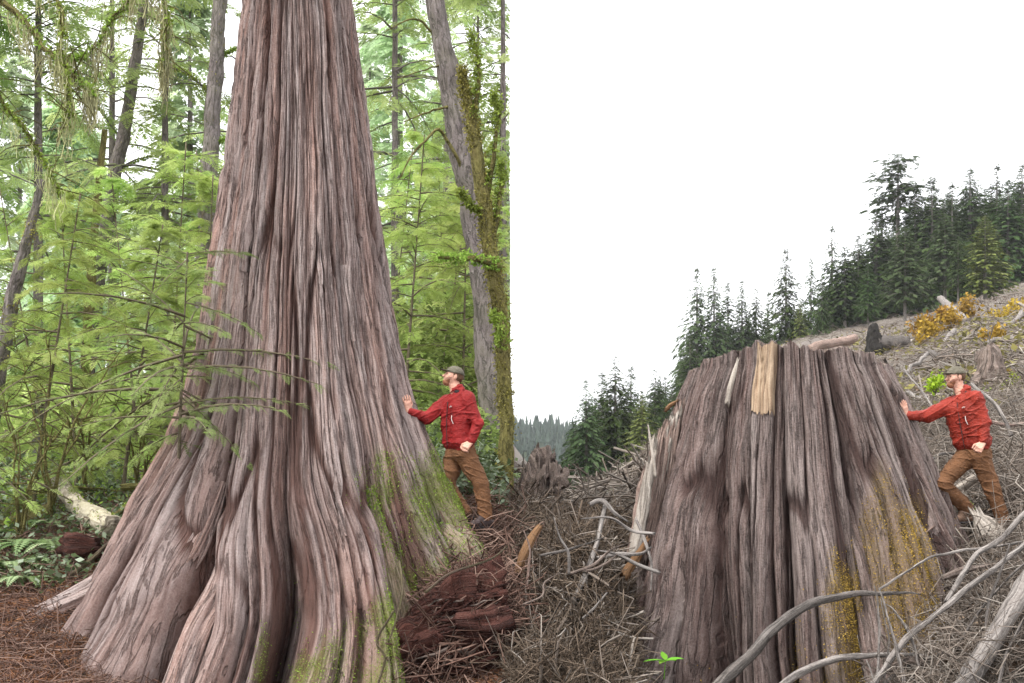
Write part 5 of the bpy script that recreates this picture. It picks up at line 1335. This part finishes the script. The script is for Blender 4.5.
for k, (pts, r, mt, lb) in enumerate([
    ([(606, 505, 10.9), (601, 535, 10.6), (588, 570, 10.3), (573, 605, 10.05), (565, 640, 9.85), (572, 668, 9.7), (588, 690, 9.6)], (.018, .022, .026, .026, .024, .02, .014), 'grey_wood', "long curved grey branch running down the brush pile"),
    ([(510, 638, 9.8), (540, 640, 9.75), (565, 632, 9.75), (590, 612, 9.8), (606, 595, 9.9)], (.016, .016, .014, .01, .006), 'grey_wood', "pale branch curving level across the lower brush pile"),
    ([(514, 668, 9.55), (540, 664, 9.5), (556, 650, 9.5), (566, 630, 9.55)], (.024, .022, .018, .01), 'grey_wood', "thick pale branch bent upward at the bottom left of the brush pile"),
    ([(592, 503, 10.8), (604, 500, 10.8), (616, 512, 10.7), (628, 520, 10.7)], (.020, .024, .018, .008), 'grey_wood', "short grey limb on the crest of the brush pile"),
    ([(600, 556, 10.4), (620, 552, 10.4), (640, 553, 10.4), (650, 548, 10.4)], (.018, .018, .014, .008), 'grey_wood', "grey limb lying level against the stump's left edge"),
    ([(636, 520, 10.6), (645, 545, 10.5), (652, 570, 10.4), (651, 592, 10.35)], (.012, .014, .012, .006), 'grey_wood', "thin grey limb hanging down the stump's left edge"),
    ([(700, 705, 9.2), (735, 668, 9.3), (775, 628, 9.4), (815, 602, 9.5), (860, 591, 9.55), (905, 593, 9.6), (922, 596, 9.6)], (.05, .046, .042, .036, .026, .012, .005), 'dark_branch', "thick dark branch arching across the front of the stump"),
    ([(770, 695, 9.1), (805, 672, 9.15), (845, 658, 9.2), (890, 654, 9.25), (935, 656, 9.3), (965, 664, 9.3)], (.034, .032, .028, .022, .014, .006), 'grey_wood', "grey branch low across the bottom of the stump"),
    ([(860, 700, 8.9), (890, 662, 9.0), (925, 622, 9.1), (965, 588, 9.2), (1000, 562, 9.3), (1035, 532, 9.4)], (.022, .024, .024, .024, .022, .02), 'grey_wood', "long pale pole slanting up to the right from the bottom of the stump"),
    ([(955, 710, 8.5), (978, 664, 8.6), (1000, 625, 8.7), (1030, 578, 8.8)], (.075, .072, .07, .066), 'grey_wood', "thick pale grey log at the bottom right corner"),
    ([(880, 700, 9.0), (882, 650, 9.1), (880, 610, 9.2), (875, 588, 9.2)], (.012, .012, .010, .005), 'grey_wood', "upright grey stick in front of the stump's right flank"),
    ([(908, 705, 8.9), (900, 660, 9.0), (889, 618, 9.1), (879, 590, 9.2)], (.014, .013, .010, .005), 'grey_wood', "grey stick leaning left in front of the stump's right flank"),
    ([(925, 690, 9), (910, 640, 9.1), (893, 610, 9.2), (880, 600, 9.25)], (.010, .010, .008, .004), 'grey_wood', "thin grey stick rightmost of the three crossing sticks"),
    ([(868, 660, 9.2), (880, 690, 9.1), (890, 640, 9.2), (885, 600, 9.25)], (.008, .008, .006, .004), 'grey_wood', "short crooked twig among the crossing sticks"),
    ([(865, 700, 9.1), (905, 668, 9.2), (940, 655, 9.25), (985, 640, 9.3)], (.012, .014, .012, .008), 'grey_wood', "thin pole lying under the long slanting pole"),
    ([(880, 590, 9.6), (930, 560, 9.9), (970, 548, 10.0), (1030, 540, 10.1)], (.010, .012, .012, .012), 'grey_wood', "thin grey pole behind the long slanting pole"),
    ([(945, 600, 9.4), (975, 560, 9.6), (1000, 540, 9.8), (1035, 498, 10)], (.018, .022, .022, .02), 'grey_wood', "grey pole crossing behind the long slanting pole at the right edge"),
    ([(985, 650, 8.8), (988, 610, 8.9), (1003, 575, 9.0), (1012, 545, 9.1)], (.012, .012, .010, .006), 'dark_branch', "dark upright twig in front of the thick pale log"),
    ([(960, 640, 9.1), (990, 600, 9.1), (1030, 560, 9.1)], (.010, .010, .008), 'dark_branch', "thin dark stick alongside the thick pale log"),
    ([(1000, 690, 8.4), (1010, 650, 8.5), (1032, 610, 8.6)], (.014, .012, .010), 'dark_branch', "dark stick at the bottom right corner"),
    ([(920, 440, 16.5), (955, 442, 16.3), (990, 444, 16.2), (1035, 447, 16)], (.05, .055, .06, .06), 'grey_wood', "pale grey log lying level behind the man at the stump"),
    ([(972, 384, 14.5), (990, 398, 14.2), (1003, 418, 14), (1012, 436, 13.9)], (.022, .022, .022, .02), 'grey_wood', "curved branch rising behind the shoulder of the man at the stump"),
    ([(1035, 422, 14.6), (1010, 424, 14.5), (990, 420, 14.5)], (.03, .028, .02), 'splinter', "brownish branch right of the curved one at the right edge"),
    ([(985, 412, 18), (1005, 404, 18), (1035, 394, 18)], (.02, .018, .015), 'dark_branch', "dark thin branch slanting above the brownish branch"),
    ([(940, 420, 20), (925, 395, 21), (905, 370, 22)], (.02, .02, .015), 'grey_wood', "thin grey stick leaning behind the stump's right corner"),
    ([(1000, 496, 12.6), (1015, 494, 12.5), (1040, 490, 12.4)], (.07, .075, .07), 'wad_wood', "brown log end right of the knees of the man at the stump"),
    ([(992, 505, 11.9), (1010, 508, 11.8), (1036, 506, 11.7)], (.028, .03, .03), 'white_wood', "pale pole right of the back leg of the man at the stump"),
    ([(925, 468, 13.5), (940, 455, 13.5), (958, 452, 13.5)], (.02, .018, .01), 'dark_branch', "dark twig left of the thighs of the man at the stump"),
    ([(958, 490, 12.6), (975, 480, 12.6), (990, 470, 12.6)], (.05, .055, .04), 'white_wood', "bleached log between the knees of the man at the stump")]):
    log("bare_branch", lb, pts, r, M[mt], 100 + k, "branch", .24, .14, 11, 90, .045, .02, BR)
for k in range(14):
    a0 = rg.uniform(0, 3.14); c = at(rg.uniform(520, 630), rg.uniform(520, 672), rg.uniform(9.5, 10.3)); c[2] = max(c[2] - .05, gz(c[0], c[1]) + pile_z(c[0], c[1]) + .08); l = rg.uniform(.3, .7)
    d = np.array([math.cos(a0), rg.uniform(-.3, .3), math.sin(a0) * .8]) * l * .5; P = np.array([c - d, c - d * .3 + rg.normal(0, .025, 3), c + d * .4 + rg.normal(0, .025, 3), c + d]); r0 = rg.uniform(.007, .017)
    q = MB(); tube(q, P, [r0, r0, r0 * .8, r0 * .4], 9, 40, .25, 6, k, flute=.14, wob=.02, jag=.03)
    tag(q.build("bare_branch", M[['grey_wood', 'wad_wood', 'splinter', 'dark_branch'][k % 4]], None, True, P[0]), "weathered branch tangled in the brush heap left of the stump", "branch", "branches tangled in the brush heap")
for k, (pts, w, mt, lb) in enumerate([([(1002, 546, 11.05), (994, 536, 11.05), (983, 523, 11.1), (978, 515, 11.12)], (.10, .115, .10, .05), 'white_wood', "white wood chunk lying against the boot of the man at the stump"),
                               ([(948, 700, 8.9), (951, 672, 9.0), (954, 650, 9.0)], (.055, .04, .008), 'white_wood', "pale pointed splinter sticking up at the bottom right"),
                               ([(945, 578, 9.9), (960, 572, 9.9), (985, 566, 9.95)], (.045, .06, .04), 'wad_wood', "reddish wood shard on the ground right of the stump"),
                               ([(890, 668, 9.2), (912, 660, 9.15), (930, 668, 9.1)], (.05, .06, .04), 'wad_wood', "reddish wood shard under the crossing sticks")]):
    plank("wood_chunk", lb, pts, w, M[mt], 50 + k)

C = clear_boots(scatter_px(rg, 5000, 900, 1200, 8.5, 12.0, xmin=2.5))
twig_stuff(C, rg, (.2, 1.0), (.003, .009), M['slash'], "dead_twigs", "pale tangle of dead twigs at the bottom right", .45, .5, .35, 6)
C = clear_boots(scatter_px(rg, 5200, 890, 1100, 11.5, 24, xmin=1.0))
twig_stuff(C, rg, (.3, 1.4), (.004, .012), M['slash'], "dead_twigs", "grey dead twigs strewn over the slope behind the man at the stump", .40, .35, .3, 5)
C = scatter_px(rg, 7000, 640, 1150, 22, 120, xmin=1.0)
twig_stuff(C, rg, (.4, 2.4), (.008, .035), M['slash'], "logging_slash", "grey logging slash strewn over the far slope", .25, .2, .2)
C = scatter_px(rg, 170, 640, 1150, 18, 110, xmin=1.0)
twig_stuff(C, rg, (1.0, 4.0), (.04, .12), M['slash'], "logging_slash", "larger broken logs strewn over the far slope", .15, .12, .1)
C = scatter_px(rg, 5000, 640, 1150, 14, 100, xmin=1.0)
leaves_on(C, .22, rg, "bark_chips", M['chip'], "brown bark slabs strewn over the slope", "litter", .12)
C = scatter_px(rg, 4000, 516, 700, 13, 90, xmin=.1)
twig_stuff(C, rg, (.3, 1.6), (.008, .025), M['slash'], "logging_slash", "grey logging slash on the flat left of the stump", .2, .2, .25)
C = scatter_px(rg, 6000, 640, 1024, 8.8, 11.5, xmin=.6)
twig_stuff(C, rg, (.08, .4), (.003, .008), M['slash_brown'], "bark_litter", "brown bark litter around the foot of the stump", .1, .3)
HL = "logs lying on the cutover slope"
for k, (pts, r, mt, lb) in enumerate([
    ([(941, 299, 75), (952, 309, 73), (968, 322, 70)], (.22, .24, .25), 'grey_wood', "pale log pointing down the slope left of the upper right corner stand"), ([(810, 350, 62), (832, 344, 62), (855, 339, 63)], (.28, .3, .25), 'splinter', "brown log lying just behind the right end of the stump top"),
    ([(877, 341, 58), (890, 342, 58), (907, 343, 58)], (.38, .36, .3), 'dark_branch', "thick dark log lying on the slope above the stump"), ([(953, 331, 55), (946, 340, 54), (938, 348, 53)], (.14, .12, .1), 'grey_wood', "short grey log standing askew on the mid slope"),
    ([(980, 345, 45), (1000, 340, 45), (1015, 338, 45)], (.09, .1, .08), 'grey_wood', "thin grey log above the small splintered stump"), ([(1005, 330, 55), (1014, 322, 55), (1022, 312, 56)], (.16, .15, .12), 'grey_wood', "pale log leaning near the right edge of the slope"),
    ([(955, 352, 44), (940, 356, 44), (930, 352, 45)], (.14, .12, .1), 'dark_branch', "dark log on the mid slope above the man's cap"), ([(905, 372, 34), (918, 362, 35), (928, 352, 36)], (.06, .06, .05), 'grey_wood', "grey pole leaning on the slope right of the stump top"),
    ([(900, 392, 28), (925, 402, 26), (945, 418, 24)], (.05, .05, .04), 'grey_wood', "long grey pole running down the slope to the man's arm"), ([(975, 330, 60), (965, 338, 60), (960, 345, 58)], (.14, .12, .1), 'splinter', "brownish short log in the middle of the slope"), ([(1000, 352, 40), (1020, 356, 40), (1040, 352, 40)], (.12, .13, .12), 'grey_wood', "grey log half hidden by the lime shrub at the right edge")]):
    log("slope_log", lb, pts, r, M[mt], 300 + k, "log", .2, .2, 10, 24, .1, .1, HL)
blob("charred_stump", "black charred stump standing at the end of the thick dark log", "stump", [(A_(874, 352, 58), A_(874, 328, 58), .5, .3), (A_(874, 345, 58), A_(868, 332, 58), .3, .12), (A_(875, 340, 58), A_(882, 350, 57.5), .3, .1)], .07, M['char'] if 'char' in M else M['dark_branch'], pad=.9, nz=.2, k=.1)
blob("splintered_stump", "small reddish splintered stump on the slope behind the man at the stump", "stump", [(A_(991, 384, 27), A_(990, 358, 27), .42, .34), (A_(983, 384, 27), A_(981, 352, 27), .22, .10), (A_(999, 384, 27), A_(1001, 360, 27), .25, .12), (A_(975, 386, 26.8), A_(982, 372, 27), .2, .1)], .05, M['wad_wood'], pad=.6, nz=.16, k=.06)

def leaf_shrub(px, py, Y, w, h, mat, label, seed, n=420, size=.09, group=None):
    c = at(px, py, Y); c[2] = gz(c[0], c[1]) if abs(gz(c[0], c[1]) - c[2]) < h * 1.5 else c[2]
    r = np.random.default_rng(seed); root = empty("leafy_shrub", c); tag(root, label, "shrub", group)
    tips = []; b = MB()
    for k in range(10):
        d = nrm(r.normal(size=3) * [w, w, h * .6] + [0, 0, h]); l = r.uniform(.6, 1.05) * np.linalg.norm(d * [w, w, h]); e = d * l; tips.append(e)
        tube(b, [[0, 0, -.05], e * .5 + r.normal(0, .05 * w, 3), e], [.012 * h + .004, .008 * h + .003, .003], 4, 8, 0, 1, k)
    b.build("stems", M['twig'], root)
    tips = np.array(tips); k = r.integers(0, 10, n); P = tips[k] * r.uniform(.35, 1.05, (n, 1)) + r.normal(0, .13, (n, 3)) * [w, w, h * .8]
    P[:, 2] = np.maximum(P[:, 2], .01)
    mb = MB(); tufts(mb, P, r.normal(size=(n, 3)) + [0, 0, .4], size, r); mb.build("leaves", mat, root, False)
GY = "ochre shrubs on the cutover slope"; GLM = "lime green shrubs on the cutover slope"
for k, (px, py, Y, w, h, lb) in enumerate([(921, 343, 62, .9, 1.7, "ochre shrub below the grey-green edge conifer"), (930, 352, 58, .8, 1.2, "low ochre shrub right of the thick dark log"), (951, 331, 64, 1.0, 1.3, "ochre shrub just left of the pale slope log"), (964, 308, 72, 1.1, 1.9, "ochre shrub at the forest edge above the pale slope log"),
                                       (1008, 322, 62, 1.6, .9, "broad low ochre shrub near the right edge of the slope"), (1003, 382, 27.5, .3, .35, "small ochre shrub at the foot of the splintered stump"), (940, 318, 70, .8, 1.2, "ochre shrub between the pale log and the stand"), (995, 346, 46, .7, .9, "ochre shrub above the splintered stump")]):
    leaf_shrub(px, py, Y, w, h, M['ochre'], lb, 700 + k, 500, .05 + Y * .0032, GY)
for k, (px, py, Y, w, h, lb) in enumerate([(942, 392, 19, .17, .36, "lime green shrub in front of the face of the man at the stump"), (1018, 376, 24, .38, .55, "bright lime shrub at the right edge beside the splintered stump"), (985, 392, 24, .45, .22, "low lime shrub under the splintered stump"), (966, 512, 11.9, .10, .13, "tiny green plant by the boot of the man at the stump")]):
    leaf_shrub(px - (7 if k == 0 else 0), py, Y, w, h, M['lime'] if k < 3 else M['young'], lb, 740 + k, (240 if k == 0 else 420) if k < 3 else 90, .075 if k < 3 else .045, GLM)
# little broad-leaved plant at the foot of the stump
c = at(664, 668, 9.55); root = empty("seedling", c); tag(root, "small bright green broad-leaved seedling at the bottom left of the stump", "plant")
b = MB(); tube(b, [[0, 0, -.1], [.01, 0, .03], [.02, -.01, .08]], [.005, .004, .003], 5, 8); b.build("stem", M['bright'], root)
for k, (ax, ln, el) in enumerate(((3.3, .21, .25), (.1, .17, .35), (1.9, .13, .9), (4.2, .15, .2), (5.4, .13, .4))):
    t = np.linspace(0, 1, 9); d = np.array([math.cos(ax) * math.cos(el), math.sin(ax) * math.cos(el), math.sin(el)]); s = np.array([-math.sin(ax), math.cos(ax), 0.1])
    w = ln * .25 * np.sin(np.pi * t ** .8); mid_ = np.array([.015, -.01, .06]) + d * (ln * t)[:, None] + np.array([0, 0, -.25 * ln]) * (t ** 2)[:, None]
    V = np.stack([mid_ - s * w[:, None] + [0, 0, .008], mid_, mid_ + s * w[:, None] + [0, 0, .008]], 1).reshape(-1, 3)
    i = np.arange(8)[:, None] * 3; j = np.arange(2)[None]
    b = MB(); b.add(V, np.stack([i + j, i + j + 1, i + j + 4, i + j + 3], -1).reshape(-1, 4), None, None, .6); b.build("leaf", M['bright'], root)

C = scatter_px(rg, 9000, 640, 1150, 20, 110, xmin=1.0); f = fbm(C[:, 0] * .12, C[:, 1] * .06, seed=12, octs=3) > .05; 
M['weed'] = leaf_mat("dry_weed_leaf", (0.20, 0.18, 0.06), 0.5, 0.3, (0.30, 0.28, 0.08))
leaves_on(C[f], .32, rg, "weeds", M['weed'], "dry yellowish weeds growing over the cutover slope", "plants", .3)

# the air: a thin even haze round everything
lo_, hi_ = np.array([-1300., -75., -60.]), np.array([1300., 1300., 120.])
hz = MB(); c8 = np.array([[x, y, z] for z in (lo_[2], hi_[2]) for y in (lo_[1], hi_[1]) for x in (lo_[0], hi_[0])])
hz.add(c8, [[0, 2, 3, 1], [4, 5, 7, 6], [0, 1, 5, 4], [2, 6, 7, 3], [0, 4, 6, 2], [1, 3, 7, 5]])
hmat = bpy.data.materials.new("pale_haze"); hmat.use_nodes = True; ht = hmat.node_tree; ht.nodes.clear()
ho = ht.nodes.new("ShaderNodeOutputMaterial"); pv = ht.nodes.new("ShaderNodeVolumePrincipled")
pv.inputs["Color"].default_value = (0.93, 0.96, 1.0, 1); pv.inputs["Density"].default_value = 0.0002
ht.links.new(pv.outputs[0], ho.inputs["Volume"])
tag(hz.build("haze", hmat, None, False), "thin pale haze in the air over the valley", "haze", kind="stuff")
print("ground z", GZ.min(), GZ.max())
